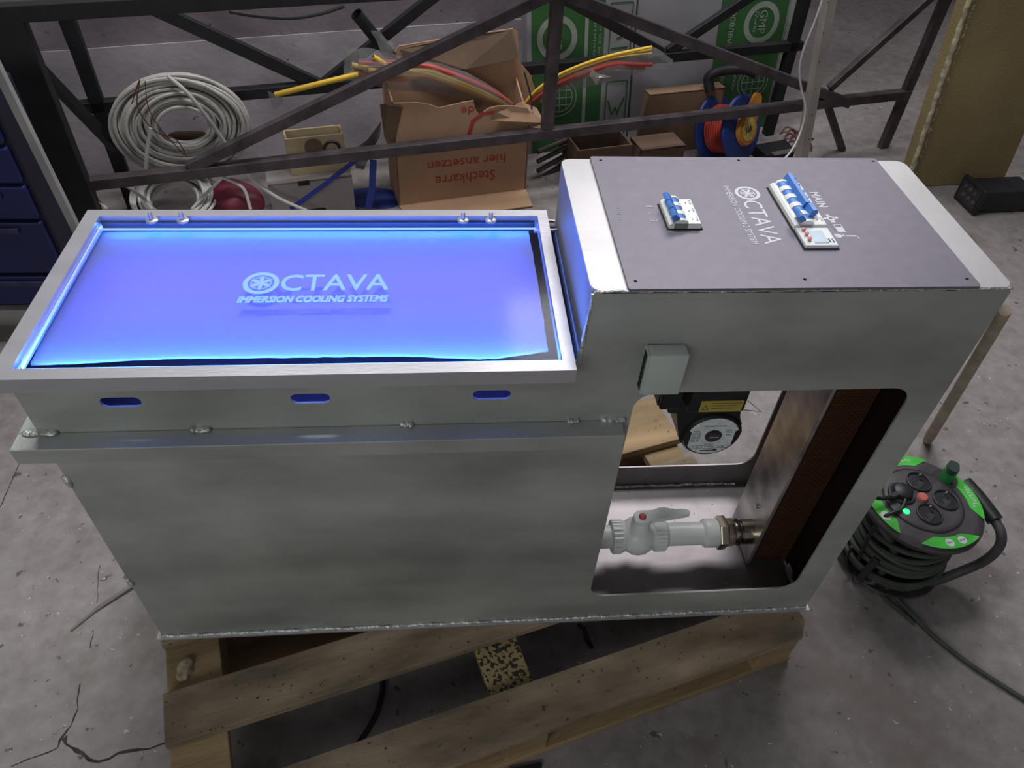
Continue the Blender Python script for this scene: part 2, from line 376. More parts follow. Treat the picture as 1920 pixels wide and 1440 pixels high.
# cracks and the joint in the concrete
def crack(pix, wd, jit, name='crack'):
    pts = []
    for (a, b_) in zip(pix, pix[1:]):
        A_, B_ = fl(*a), fl(*b_); n = max(3, int((B_ - A_).length / .012))
        for k in range(n): pts.append(A_.lerp(B_, k / n))
    pts.append(fl(*pix[-1])); mb = MB(); L_, R_ = [], []
    for i, q in enumerate(pts):
        d = (pts[min(i + 1, len(pts) - 1)] - pts[max(i - 1, 0)]).normalized(); nn = Vector((-d.y, d.x, 0))
        j = nn * (jit * noise.noise(q * 60)); ww = wd * (.35 + .9 * abs(noise.noise(q * 90 + Vector((3, 1, 0)))) * 1.6)
        L_.append(q + j + nn * ww + Z * .0006); R_.append(q + j - nn * ww + Z * .0006)
    for i in range(len(pts) - 1): mb.face([L_[i], L_[i + 1], R_[i + 1], R_[i]])
    return mb.build(name, M['crack'], floor)
M['crack'] = mat('crack_dirt', (.045, .038, .036), .95, 0, .3, 60)
crack([(20, 1437), (60, 1420), (108, 1402), (118, 1385), (140, 1345), (155, 1282)], .0014, .008)
crack([(118, 1385), (140, 1412), (185, 1425), (240, 1408), (300, 1398), (330, 1390)], .003, .008)
crack([(0, 952), (40, 862), (62, 815)], .0012, .001, 'floor_joint')
crack([(168, 1215), (176, 1180)], .001, .004)
crack([(182, 1130), (187, 1060)], .0008, .006)

# ================================================================== PALLET
PO = Vector((0, -.017, 0)); PT = Vector((.961, .276, 0)); PQ = Vector((.276, -.961, 0))
PALR = Matrix((PT, -PQ, Z)).transposed().to_4x4()
pal = thing('pallet', 'weathered wooden pallet under the metal cooling tank', 'pallet', PO + Z * FZ)
pal.rotation_euler = PALR.to_euler()
pal_m = Matrix.Translation(PO + Z * FZ) @ PALR
ROOTINV[pal.name] = Matrix.Identity(4)
def pbox(t0, t1, q0, q1, z0, z1, name, m, bev=.002, cut=0):
    mb = MB()
    if cut:                                        # sawn corners at the right end
        zz = z1 - z0
        poly = [(t0, -q1), (t1 - .02, -q1), (t1, -q1 + .022), (t1, -q0), (t0, -q0)]
        mb.prism(poly, (0, 0, z0 - FZ), X, Y, zz)
    else: mb.box(t0, t1, -q1, -q0, z0 - FZ, z1 - FZ, bev)
    return mb.build(name, m, pal)
for (q0, q1, m_) in ((-.25, -.125, 'wood'), (-.08, .0, 'wood_gr'), (.08, .16, 'wood_gr'), (.243, .317, 'wood_gr')):
    pbox(0.0, 1.0, q0, q1, -.018, 0, 'deck_board', M[m_], cut=(q0 > .2))
for (t0, t1, m_) in ((0, .083, 'wood'), (.463, .536, 'wood_mould'), (.915, .995, 'wood')):
    pbox(t0 + .002, t1, -.25, .312, -.036, -.0185, 'cross_board', M[m_])
    for (q0, q1) in ((-.25, -.17), (-.04, .05), (.235, .310)):
        pbox(t0 + .003, t1 - .001, q0, q1, -.102, -.0365, 'block', M['wood'])
for (q0, q1) in ((-.25, -.17), (-.035, .045), (.238, .312)):
    pbox(0.0, .998, q0, q1, FZ + .0005, -.1025, 'bottom_board', M['wood'])
mb = MB(); mb.blob(fl(345, 1256, -.012) + Z * -.002, .011, .016, .007, .6, 90, 3); tag(mb.build('foam_lump', M['lump']), 'small pale crumbly lump stuck on the left end of the pallet', 'lump')
mb = MB(); mb.tube(spline([fl(1085, 1172, -.09), fl(1096, 1180, -.1), fl(1100, 1196, -.11), fl(1110, 1215, -.112)]), .004, 8)
tag(mb.build('cable_offcut', M['cable_k'], smooth=True), 'short black cable end curving under the tank between the pallet boards', 'cable')
mb = MB(); mb.tube(spline([fl(700, 1220, FZ + .006), fl(717, 1275, FZ + .006), fl(712, 1320, FZ + .006), fl(695, 1360, FZ + .006), fl(668, 1400, FZ + .006)]), .0045, 8)
tag(mb.build('cable_offcut', M['cable_k'], smooth=True), 'black cable curving over the floor in the wide gap between the two front boards', 'cable')
mb = MB(); mb.beam(fl(952, 1448, FZ + .004), fl(1015, 1434, FZ + .004), .008, .004)
tag(mb.build('cable_offcut', M['cable_k']), 'black scrap on the floor at the bottom edge before the pallet', 'cable')
mb = MB(); mb.beam(fl(133, 1181, FZ + .003), fl(180, 1143, FZ + .004), .004, .003); mb.beam(fl(179, 1143, FZ + .004), fl(262, 1088, FZ + .008), .006, .003)
tag(mb.build('metal_strip', M['rod']), 'thin bright metal strip lying on the concrete left of the tank', 'strip')
mb = MB(); mb.tube([fl(1402, 751), fl(1427, 772), fl(1388, 768)], .0012, 6)
tag(mb.build('wire_scrap', M['steel_dk']), 'thin bent wire scrap on the floor seen through the tank window', 'wire')

# ================================================================== COOLING TANK
L, H, D = 1.05, .68, .262; XB = .603; ZN = .583; T = .003
tank = thing('cooling_tank', 'brushed aluminium immersion cooling tank with blue-lit glass lid standing on the pallet', 'cooling tank', (.5, .13, 0))
A_, AT = M['alu'], M['alu_top']
outl = [(0, .002), (L, .002), (L, H - .006), (L - .004, H - .001), (XB + .004, H - .001), (XB, H - .006), (XB - .001, .63), (XB - .006, .585), (XB - .006, ZN), (0, ZN)]
win = rrect(.672, 1.008, .069, .531, .026)
slots = [rrect(cx - .0215, cx + .0215, .5255, .5405, .0072) for cx in (.103, .305, .506)]
plate('front_sheet', [outl, win] + slots, T, (0, 0, 0), X, Z, A_, tank)            # x cross z = -y : sits from y=0 forward
outl2 = [(0, .002), (L, .002), (L, H - .004), (XB, H - .004), (XB, ZN), (0, ZN)]
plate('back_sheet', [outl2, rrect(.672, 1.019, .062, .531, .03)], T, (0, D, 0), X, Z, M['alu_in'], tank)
mb = MB(); mb.box(0, T, .0, D - T, .002, ZN); mb.build('left_sheet', A_, tank)
mb = MB(); mb.box(L - T, L, .0, D - T, .002, H - .004); mb.build('right_sheet', A_, tank)
mb = MB(); mb.box(L - T - .002, L - T, .0005, D - T, .0065, H - .006); mb.build('shade_sheet', M['shade_br'], tank)  # sheet added to paint the right wall's dark reflection
mb = MB(); mb.box(XB, XB + T, .0, D - T, .004, H - .003); mb.build('divider_sheet', M['divider'], tank)
mb = MB(); mb.box(-.008, L + .006, -.010, D + .008, -.0, .0045, .001); mb.build('base_plate', M['alu_rail'], tank)
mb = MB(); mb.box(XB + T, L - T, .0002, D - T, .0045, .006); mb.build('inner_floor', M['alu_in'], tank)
mb = MB(); mb.box(T, XB, .0, D - T, .470, .474); mb.build('tank_shelf', M['shelf'], tank)
mb = MB(); mb.box(T, XB, D - T - .002, D - T - .0005, .475, .582); mb.build('darkening_sheet', M['shelf'], tank)  # this and the next two sheets are added to darken the lit tank walls
mb = MB(); mb.box(XB - .0020, XB - .0005, .001, D - T - .003, .475, .574); mb.build('darkening_sheet', M['shelf'], tank)
mb = MB(); mb.box(T + .0003, T + .0015, .001, D - T - .003, .475, .582); mb.build('darkening_sheet', M['shelf'], tank)
mb = MB(); mb.box(.024, .574, .2548, .2556, .5755, .5948); mb.build('darkening_strip', M['shelf'], tank)  # strip added to darken the lit inner face of the back rail
# rounded top sheet
poly = [(XB, -.001)]
for k in range(6): a = PI / 2 * k / 5; poly.append((XB + .010 - .010 * math.cos(a), .006 + 0 * a))
top = [(x, y) for x, y in rrect(XB - .001, L + .001, -T, D + .001, .012, 6)]
plate('top_sheet', [top], .004, (0, 0, H - .004), X, Y, AT, tank)
# weld beads: wobbling ropes
def bead(name, a, b, r, step=.006, seed=0, squash=1):
    a = Vector(a); b = Vector(b); n = max(4, int((b - a).length / step)); pts = []; rad = []
    for i in range(n + 1):
        q = a.lerp(b, i / n); j = Vector((noise.noise(q * 90 + Vector((seed, 0, 0))), noise.noise(q * 80 + Vector((0, seed, 5))), noise.noise(q * 85 + Vector((9, 0, seed))))) * r * .5
        pts.append(q + j); rad.append(r * (.75 + .5 * abs(noise.noise(q * 150 + Vector((seed, 1, 1))))))
    mb = MB(); mb.tube(pts, r, 7, radii=rad); return mb.build(name, M['weld'], tank, True)
bead('weld_bead', (0, -.005, .005), (L, -.005, .005), .0032, .005)
bead('weld_bead', (.62, D - .006, .008), (1.0, D - .006, .008), .0035, .005, 3)
bead('weld_bead', (XB + .004, -.003, H - .001), (L, -.003, H - .002), .0018, .006, 5)
bead('weld_bead', (XB - .004, -.003, .572), (XB - .001, -.003, .63), .0026, .005, 7)
bead('weld_bead', (XB - .001, -.003, .63), (XB + .001, -.003, H - .004), .0022, .005, 9)
bead('weld_bead', (L - .008, .02, .008), (L - .008, .1, .008), .004, .005, 11)
for i, (px, ln) in enumerate(((75, .02), (375, .012), (762, .008), (1074, .008), (1150, .016))):
    q = fl(px, 812 - (px - 75) * .0288, .489); mb = MB()
    for k in range(4): mb.blob((q.x + (k - 1.5) * ln / 2.4, -.005, .489), ln / 2.6, .0045, .003, .5, 150, 2, k + i * 5)
    mb.build('weld_spot', M['weld'], tank, True)
for z_, r_ in ((.40, .006), (.165, .007)):
    mb = MB(); mb.blob((.0, -.003, z_), .005, .003, r_ * 1.7, .7, 120, 3, z_); mb.build('weld_spot', M['weld'], tank, True)
# flange tube round the neck
mb = MB(); mb.box(-.022, .662, -.028, -.0032, .4625, .4865, .0012); mb.build('flange', M['alu'], tank)
mb = MB(); mb.box(-.022, -.0005, -.003, D + .02, .4625, .4865, .0012); mb.build('flange', M['alu'], tank)
mb = MB(); mb.box(-.0, .60, D + .001, D + .022, .4625, .4865, .0012); mb.build('flange', M['alu'], tank)
# lid: four mitred rails, acrylic pane, engraving
lid = MB(); x0, x1, y0, y1, zt, zb, wd = .0055, .5912, -.0355, .2716, .6014, .5835, .0155
o4 = [(x0, y0), (x1, y0), (x1, y1), (x0, y1)]; i4 = [(x0 + wd + .003, y0 + wd), (x1 - wd + .002, y0 + wd), (x1 - wd + .002, y1 - wd + .001), (x0 + wd + .003, y1 - wd + .001)]
lid_o = thing  # keeps the name free
frame = MB(); frame.box(x0 + .004, x1 - .004, -.0325, -.006, .5795, .5835); frame_o = frame.build('lid_frame', M['alu_rail'], tank)
frame_o['label'] = 'mitred aluminium frame of the lit lid'
for k in range(4):
    a, b_, c_, d_ = o4[k], o4[(k + 1) % 4], i4[(k + 1) % 4], i4[k]
    mb = MB(); mb.prism([a, b_, c_, d_], (0, 0, zb), X, Y, zt - zb); mb.build('rail', M['alu_rail'], frame_o)
ip = [(i4[0][0] + .0003, i4[0][1] + .0003), (i4[1][0] - .0003, i4[1][1] + .0003), (i4[2][0] - .0003, i4[2][1] - .0003), (i4[3][0] + .0003, i4[3][1] - .0003)]
mb = MB(); mb.prism(ip, (0, 0, .5955), X, Y, .003); pane = mb.build('lid_pane', M['glass'], tank)
for a, b_ in (((.0235, .0, .5945), (.0235, .245, .5945)), ((.0285, -.012, .5945), (.0285, .245, .5945))):
    mb = MB(); mb.beam(a, b_, .0012, .003); mb.build('acrylic_edge', M['acryl_edge'], frame_o)
mb = MB(); mb.beam((.0205, .2385, .594), (.575, .2385, .594), .0014, .002); mb.build('acrylic_edge', M['acryl_edge'], frame_o)
def logo(cx, cy, R, o, x, y, t, m, parent, disc=False):
    sp = [circ(cx, cy, R), circ(cx, cy, R * .74)]
    plate('logo_ring', sp, t, o, x, y, m, parent)
    mb = MB(); o = Vector(o); x = Vector(x); y = Vector(y)
    for k in range(6):
        mb.prism(lens(cx, cy, PI / 6 + k * PI / 3, R * .68, R * .125), o, x, y, t)
        a0 = PI / 6 + k * PI / 3; q0 = (cx + R * .62 * math.cos(a0), cy + R * .62 * math.sin(a0))
        mb.prism(lens(q0[0], q0[1], a0 + PI * 2 / 3, R * .62, R * .035), o, x, y, t)
    mb.build('logo_flower', m, parent)
zl = .5988; ze = .5949; dy_ = .0068
logo(.2425, .1185 + dy_, .0205, (0, 0, ze), X, Y, .0003, M['engrave'], pane)
text('CTAVA', (.2655, .1035 + dy_, ze), X, Y, .1235, .0300, M['engrave'], pane, .0003, 'engraved_lettering', bold=.02)
text('IMMERSION COOLING SYSTEMS', (.2212, .0825 + dy_, ze), X, Y, .168, .0105, M['engrave'], pane, .0003, 'engraved_lettering', bold=.10, shear=.2)
for x_ in (.0895, .127, .480, .516):
    mb = MB(); mb.lathe([(.0075, 0), (.0075, .0015), (.006, .003), (.0028, .0035), (.0028, .011), (.0018, .0125)], (x_, .250, zl - .0002), Z, 16); mb.build('hinge_bolt', M['brass' if 0 else 'alu_rail'], tank, True)
mb = MB(); mb.beam((.572, .2385, .590), (.6025, .2385, .592), .003, .003); mb.beam((.575, .2665, .590), (.6025, .262, .590), .003, .003); mb.build('hinge_pin', M['alu_rail'], tank)

# loose foam sheet under the glass
edge = [(190, 418), (228, 418), (290, 421), (345, 423), (400, 421), (450, 419), (560, 420), (700, 421), (800, 419), (900, 418), (965, 419), (986, 422), (990, 430), (993, 445), (1003, 500), (1010, 540), (1018, 590), (1024, 630), (1028, 656), (985, 662), (930, 669), (900, 670), (850, 668), (740, 665), (640, 666), (560, 667), (460, 668), (340, 669), (230, 673), (140, 679), (57, 682), (66, 665), (80, 630), (90, 590), (100, 555), (118, 525), (140, 480), (165, 445)]
pts = [fl(u, v, .580) for u, v in edge]; pts = [Vector((min(max(p.x, .004), .598), min(max(p.y, .001), .2580), .580)) for p in pts]
fine = []
for i in range(len(pts)):
    a, b_ = pts[i], pts[(i + 1) % len(pts)]; n = max(1, int((b_ - a).length / .008))
    for k in range(n):
        q = a.lerp(b_, k / n); fine.append((q.x + .0011 * noise.noise(q * 120), q.y + .0011 * noise.noise(q * 110 + Vector((4, 4, 4)))))
sh = plate('foam_sheet', [fine], .003, (0, 0, .577), X, Y, M['sheet'])
tag(sh, 'white foam sheet with rough cut edges glowing blue under the glass lid', 'foam sheet')

# control panel
zp = H + .0005
cp_out = rrect(.639, 1.0115, -.0055, .2635, .003, 3)
holes = [circ(x_, y_, .0020, 12) for x_, y_ in ((.648, .0075), (.826, .0085), (1.002, .007), (.651, .254), (.828, .256), (1.006, .2555))]
cp = plate('control_panel', [cp_out] + holes, .003, (0, 0, zp), X, Y, M['plate'], tank)
cp['label'] = 'dark graphite control panel with white print'
mb = MB()
for x_, y_ in ((.648, .0075), (.826, .0085), (1.002, .007), (.651, .254), (.828, .256), (1.006, .2555)): mb.lathe([(.0024, 0), (.0024, .0006)], (x_, y_, zp - .0003 + .0003), Z, 12)
mb.build('screw_hole', M['hole'], cp)
zt_ = zp + .003
RD, UP = -Y, X                                        # the print reads towards the viewer, letter tops to the right
logo(0, 0, .0150, (.8155, .1765, zt_), RD, UP, .0003, M['print'], cp)
text('CTAVA', (.8035, .1600, zt_), RD, UP, .0885, .0215, M['print'], cp, .0003)
text('IMMERSION COOLING SYSTEM', (.7895, .1925, zt_), RD, UP, .1210, .0072, M['print'], cp, .0003)
text('MAIN', (.8925, .1790, zt_), RD, UP, .0330, .0105, M['print'], cp, .0003, bold=.05)
text('ЩМ-03', (.6480, .1440, zt_), RD, UP, .0240, .0072, M['print_dim'], cp, .0003)
for s_, y_ in (('1', .1490), ('2', .1350), ('3', .1210)): text(s_, (.686, y_, zt_), RD, UP, .0035 if s_ == '1' else .005, .008, M['print_dim'], cp, .0003)
# small icons: pump ring, filter box, water pistol shaped mark
plate('pump_symbol', [circ(0, 0, .0050, 20), circ(0, 0, .0022, 16)], .0003, (.8975, .1220, zt_), X, Y, M['print'], cp)
mb = MB(); mb.box(.894, .898, .1265, .1300, zt_, zt_ + .0003); mb.box(.9015, .9065, .1215, .1255, zt_, zt_ + .0003); mb.box(.895, .9, .1135, .1165, zt_, zt_ + .0003); mb.box(.889, .893, .120, .124, zt_, zt_ + .0003); mb.build('pump_symbol', M['print'], cp)
plate('filter_symbol', [[(.8955, .0945), (.9045, .0945), (.9045, .1100), (.8955, .1100)], [(.8965, .1040), (.9035, .1040), (.9035, .1090), (.8965, .1090)]], .0003, (0, 0, zt_), X, Y, M['print'], cp)
mb = MB(); mb.lathe([(.0042, 0), (.0042, .0003)], (.8925, .0870, zt_), Z, 16); mb.beam((.894, .0870, zt_), (.914, .0865, zt_), .0022, .0005); mb.beam((.9135, .0865, zt_), (.9150, .0815, zt_), .0012, .0005); mb.beam((.901, .0865, zt_), (.8985, .0910, zt_), .0012, .0005); mb.build('sensor_symbol', M['print'], cp)

def breaker(name, xa, xb, ya, yb, poles, down, bar, lab):
    r = MB(); z0 = zt_; zf_ = z0 + .0075
    mb = MB(); mb.box(xa - .0022, xb + .0022, ya - .0012, yb + .0012, z0, z0 + .0008); cut = mb.build(name, M['hole'], tank); cut['label'] = lab
    hh = .0075; W_ = xb - xa
    prof = [(0, 0), (0, hh * .55), (.002, hh * .85), (.004, hh)]
    hx0, hx1 = W_ * .22, W_ * .62
    mb = MB(); mb.prism([(xa, z0), (xa, z0 + .0055), (xa + .0025, z0 + .0075), (xb - .001, z0 + .0075), (xb, z0 + .0065), (xb, z0)], (0, yb, 0), X, Z, yb - ya)
    mb.build('body', M['white_pl'], cut)
    pw = (yb - ya) / poles
    cx = xa + W_ * .37; R_ = W_ * .215
    for k in range(poles):
        yc = yb - pw * (k + .5)
        def arc(y0_, y1_, rr, m_, nm, xs=cx):
            mb = MB(); poly = [(xs - rr, 0)] + [(xs + rr * math.cos(PI - PI * t / 10), .0072 + rr * .62 * math.sin(PI * t / 10)) for t in range(11)] + [(xs + rr, 0)]
            mb.prism(poly, (0, y1_, z0 + .0002), X, Z, y1_ - y0_); return mb.build(nm, m_, cut)
        arc(yc - pw * .5, yc - pw * .28, R_, M['white_pl'], 'toggle_hood'); arc(yc + pw * .28, yc + pw * .5, R_, M['white_pl'], 'toggle_hood')
        arc(yc - pw * .27, yc + pw * .27, R_ * .86, M['blue_pl'], 'toggle_drum')
        if not bar or k >= 4:
            sx = -1 if down[k] else 1
            px_ = cx + sx * R_ * .9
            mb = MB(); a = Vector((cx + sx * R_ * .5, 0, z0 + .0095)); e = Vector((px_ + sx * .004, 0, z0 + .017))
            dd = (e - a).normalized(); nn = Vector((dd.z, 0, -dd.x)) * .0034
            y0_, y1_ = yc - pw * .46, yc + pw * .46
            mb.obox([a - nn + Y * y0_, a + nn + Y * y0_, a + nn + Y * y1_, a - nn + Y * y1_, e - nn * .8 + Y * y0_, e + nn * .8 + Y * y0_, e + nn * .8 + Y * y1_, e - nn * .8 + Y * y1_], .0012)
            mb.build('toggle', M['blue_pl'], cut)
        if k >= (4 if bar else 0) or 1:
            mb = MB(); mb.box(xa + W_ * .745, xa + W_ * .775, yc - .0008, yc + .0008, zf_, zf_ + .0003); mb.build('indicator_hole', M['ink'], cut)
        text('C10', (xb - .0045, yc + pw * .3, zf_), RD, UP, pw * .45, .0022, M['ink'], cut, .0002)
    if bar:
        yA, yB = yb + .006, yb - pw * 4 - .001
        for y0_, y1_, d_, zz in ((yb - pw * 3.95 + .012, yA, .0, .0), (yb - pw * 4 - .004, yb - pw * 3.95 + .0105, .0022, .001)):
            mb = MB(); xs = cx + R_ * .95 + d_; poly = [(xs - .0045, .0085), (xs - .001, .0170), (xs + .0035, .0175), (xs + .006, .0135), (xs + .003, .0085)]
            mb.prism(poly, (0, y1_, z0), X, Z, y1_ - y0_); mb.build('toggle_bar', M['blue_pl'], cut)
        mb = MB()
        for k in range(5): mb.box(cx + R_ * .95 + .004, cx + R_ * .95 + .0078, yb - k * .0145 - .002, yb - k * .0145, z0 + .010, z0 + .0150)
        mb.build('bar_rib', M['blue_pl'], cut)
        mb = MB(); mb.box(xb - .0075, xb - .0068, yb - pw * 3.6, yb - pw * 1.2, zf_, zf_ + .0002); mb.build('printed_line', M['ink'], cut)
    return cut
breaker('circuit_breaker', .7030, .7390, .1005, .1510, 3, (1, 1, 1), False, 'three-pole white circuit breaker with blue toggles')
breaker('circuit_breaker', .8450, .8820, .0985, .1880, 5, (0, 0, 0, 0, 1), True, 'white row of breakers with a long blue toggle bar')
# meter with clear cover
mb = MB(); mb.box(.8432, .8838, .0605, .0975, zt_, zt_ + .0008); mt = mb.build('energy_meter', M['hole'], tank); mt['label'] = 'small white meter with pale screen under a clear cover'
mb = MB(); mb.box(.845, .882, .062, .0965, zt_ + .0008, zt_ + .005, .0008); mb.build('body', M['white_pl'], mt)
mb = MB(); mb.box(.8565, .8725, .066, .090, zt_ + .005, zt_ + .0056); mb.build('screen', M['lcd'], mt)
for y_ in (.0895, .0805, .0710): mb = MB(); mb.lathe([(.0022, 0), (.0022, .0035), (.0015, .004)], (.8515, y_, zt_ + .005), Z, 14); mb.build('push_button', M['redbtn'], mt, True)
mb = MB(); mb.box(.8440, .8830, .0612, .0970, zt_ + .0010, zt_ + .0105, .001); mb.build('clear_cover', M['glass'], mt)
for x_ in (.8735, .8775): text('kWh' if x_ > .875 else 'IMP', (x_, .074, zt_ + .0052), RD, UP, .007, .002, M['ink'], mt, .0002)

# junction box on the front sheet
mb = MB(); mb.box(.6715, .714, -.0245, -.0035, .5485, .6085, .003, seg=3); jb = mb.build('junction_box', M['grey_pl'], tank, True); jb['label'] = 'pale grey plastic junction box'
mb = MB(); mb.box(.6690, .6720, -.0225, -.0035, .5495, .6075, .0006); mb.build('terminal_strip', M['grey_pl'], jb)
mb = MB()
for k in range(7): mb.box(.6683, .6693, -.018, -.009, .5520 + k * .0078, .5578 + k * .0078)
mb.build('terminal_hole', M['hole'], jb)

# pump
PC = Vector((.853, 0, .2965))
mb = MB(); mb.lathe([(.030, 0), (.0425, .0), (.0460, .004), (.0475, .02), (.050, .10)], (PC.x, .130, PC.z), Y, 40)
pump = mb.build('pump', M['black'], tank, True); pump['label'] = 'black circulation pump with round silver label'
mb = MB(); mb.prism([(.757, .60), (.757, .362), (.772, .358), (.776, .346), (.790, .343), (.797, .315), (.807, .28), (.82, .27), (.88, .27), (.900, .30), (.888, .335), (.884, .36), (.884, .60)], (0, .235, 0), X, Z, .100); mb.build('pump_housing', M['black'], pump)
mb = MB(); mb.box(.790, .873, .104, .19, .376, .45, .005); mb.build('terminal_box', M['black'], pump, True)
mb = MB(); mb.box(.775, .892, .10, .24, .425, .432); mb.build('bracket', M['alu'], pump)
mb = MB(); mb.box(.758, .79, .125, .16, .362, .45, .003); mb.build('cable_gland', M['black'], pump)
for k in range(14):
    a = 2 * PI * k / 14
    if math.sin(a) < .6: 
        mb = MB(); mb.beam((PC.x + .0455 * math.cos(a), .136, PC.z + .0455 * math.sin(a)), (PC.x + .0475 * math.cos(a), .20, PC.z + .0475 * math.sin(a)), .004, .003); mb.build('cooling_rib', M['black'], pump)
yl = .1300
def capoly():                                         # round label cut in at both sides
    R_ = .0400; arc = lambda a0, a1, n: [(R_ * math.cos(math.radians(a0 + (a1 - a0) * k / n)), R_ * math.sin(math.radians(a0 + (a1 - a0) * k / n))) for k in range(n + 1)]
    return arc(20, 160, 24) + [(-.84 * R_, .26 * R_), (-.84 * R_, -.40 * R_)] + arc(212, 328, 24) + [(.84 * R_, -.40 * R_), (.84 * R_, .26 * R_)]
lb = plate('pump_label', [capoly()], .0006, (PC.x, yl, PC.z), X, Z, M['label_s'], pump); yl2 = yl - .0007
text('Circulation pump', (PC.x - .017, yl2, PC.z + .0215), X, Z, .034, .0038, M['ink'], pump, .0002, shear=.2)
text('SPEED', (PC.x - .031, yl2, PC.z + .011), X, Z, .010, .0020, M['ink'], pump, .0002)
plate('label_table', [rrect(-.032, -.019, -.011, .009, .0008, 2), rrect(-.0315, -.0195, -.0105, .0085, .0006, 2)], .0002, (PC.x, yl2, PC.z), X, Z, M['ink'], pump)
for k in range(4): text('0.%d  %d' % (25 + k, 46 + 18 * k), (PC.x - .0305, yl2, PC.z + .0045 - k * .0045), X, Z, .0100, .0022, M['ink'], pump, .0002)
text('220V', (PC.x + .019, yl2, PC.z + .0125), X, Z, .009, .0020, M['ink'], pump, .0002); text('50Hz', (PC.x + .0195, yl2, PC.z + .0085), X, Z, .009, .0020, M['ink'], pump, .0002)
text('IP44', (PC.x + .021, yl2, PC.z + .002), X, Z, .007, .0025, M['ink'], pump, .0002)
text('CLASS F', (PC.x - .0085, yl2, PC.z - .0185), X, Z, .016, .0020, M['ink'], pump, .0002)
plate('label_table', [rrect(-.030, .030, -.0275, -.0205, .0005, 2), rrect(-.0296, .0296, -.0271, -.0209, .0004, 2)], .0002, (PC.x, yl2, PC.z), X, Z, M['ink'], pump)
text('1-2,3 MPa  CE', (PC.x - .026, yl2, PC.z - .0258), X, Z, .050, .0033, M['ink'], pump, .0002)
mb = MB(); mb.prism([(-.012, -.0335), (.009, -.0330), (.009, -.0348), (.016, -.0318), (.009, -.0290), (.009, -.0312), (-.012, -.0318)], (PC.x, yl2, PC.z), X, Z, .0002); mb.build('direction_arrow', M['ink'], pump)
mb = MB(); mb.lathe([(.0125, 0), (.0125, .002), (.0105, .003)], (PC.x + .001, yl2, PC.z + .002), -Y, 28); mb.build('vent_screw', M['ink'], pump, True)
mb = MB(); mb.lathe([(.0100, 0), (.0100, .0008)], (PC.x + .001, yl2 - .0028, PC.z + .002), -Y, 28); mb.build('vent_screw', M['steel_dk'], pump)
mb = MB(); mb.box(PC.x - .006, PC.x + .008, yl2 - .0042, yl2 - .0036, PC.z + .0016, PC.z + .0026); mb.build('screw_slot', M['label_s'], pump)
mb = MB(); mb.box(.806, .867, .1030, .1039, .3805, .4025); mb.build('warning_label', M['label_y'], pump)
plate('warning_triangle', [[(0, 0), (.010, 0), (.005, .0095)], [(.0014, .0008), (.0086, .0008), (.005, .0078)]], .0002, (.809, .1028, .3855), X, Z, M['ink'], pump)
text('ВНИМАНИЕ! ПЕРЕД РАБОТОЙ', (.822, .1028, .3965), X, Z, .042, .0024, M['ink'], pump, .0002)
text('ОТКЛЮЧИТЬ ОТ СЕТИ', (.822, .1028, .3918), X, Z, .036, .0022, M['ink'], pump, .0002)
text('ЗАЗЕМЛИТЬ КОРПУС', (.822, .1028, .3871), X, Z, .034, .0022, M['ink'], pump, .0002)

# plate heat exchanger
ex0, ex1, ey0, ey1 = .969, 1.040, .077, .173
mb = MB(); mb.box(ex0, ex0 + .004, ey0 + .001, ey1, .010, .62, .001); ex = mb.build('heat_exchanger', M['exch_side'], tank); ex['label'] = 'tall heat exchanger with brown copper front'
mb = MB(); mb.box(ex0 + .004, ex1, ey0 + .006, ey1, .014, .62); mb.build('core', M['copper'], ex)
mb = MB(); mb.tube([(ex0 + .004, ey0 + .004, .012), (ex0 + .004, ey0 + .004, .62)], .004, 10); mb.build('corner_fold', M['exch_side'], ex, True)
mb = MB()
for k in range(13): mb.box(ex0 + .012 + k * .0045, ex0 + .0135 + k * .0045, ey0 + .003, ey0 + .006, .03, .61)
fn = mb.build('fins', M['fin'], ex); fn['kind'] = 'stuff'
mb = MB()
for k in range(95): mb.box(ex0 + .010, ex1 - .004, ey0 + .004, ey0 + .0055, .035 + k * .006, .037 + k * .006)
fn = mb.build('fins', M['copper'], ex); fn['kind'] = 'stuff'
mb = MB(); mb.lathe([(.004, 0), (.004, .002), (.002, .004)], (ex0, .118, .128), -X, 12); mb.build('bolt', M['rod'], ex, True)
mb = MB(); mb.box(1.03, 1.032, .04, .06, .02, .04); mb.build('clip', M['alu_top'], ex)

# ball valve line
vy, vz = .105, .0720
mb = MB(); mb.lathe([(.0195, 0), (.0195, .13)], (XB + T, vy, vz), X, 32); v = mb.build('ball_valve', M['ppr'], tank, True); v['label'] = 'white plastic ball valve with lever and pipe'
def lx(nm, prof, x_, m_, n=32): mb = MB(); mb.lathe(prof, (x_, vy, vz), X, n); return mb.build(nm, m_, v, True)
lx('union_nut', [(.022, 0), (.027, .001), (.0275, .020), (.025, .024)], .724, M['ppr'])
for k in range(22):
    a = 2 * PI * k / 22; mb = MB(); c_, s_ = math.cos(a) * .0275, math.sin(a) * .0275
    mb.beam((.726, vy + c_, vz + s_), (.741, vy + c_, vz + s_), .0028, .0028); mb.build('grip_rib', M['ppr'], v)
lx('valve_body', [(.018, 0), (.026, .006), (.0315, .016), (.033, .026), (.0315, .036), (.026, .046), (.022, .052)], .744, M['ppr'], 36)
mb = MB(); mb.lathe([(.016, 0), (.016, .03), (.013, .034)], (.770, vy, vz + .012), Z, 24); mb.build('stem_neck', M['ppr'], v, True)
lx('collar', [(.024, 0), (.027, .001), (.027, .020), (.022, .024)], .796, M['ppr'])
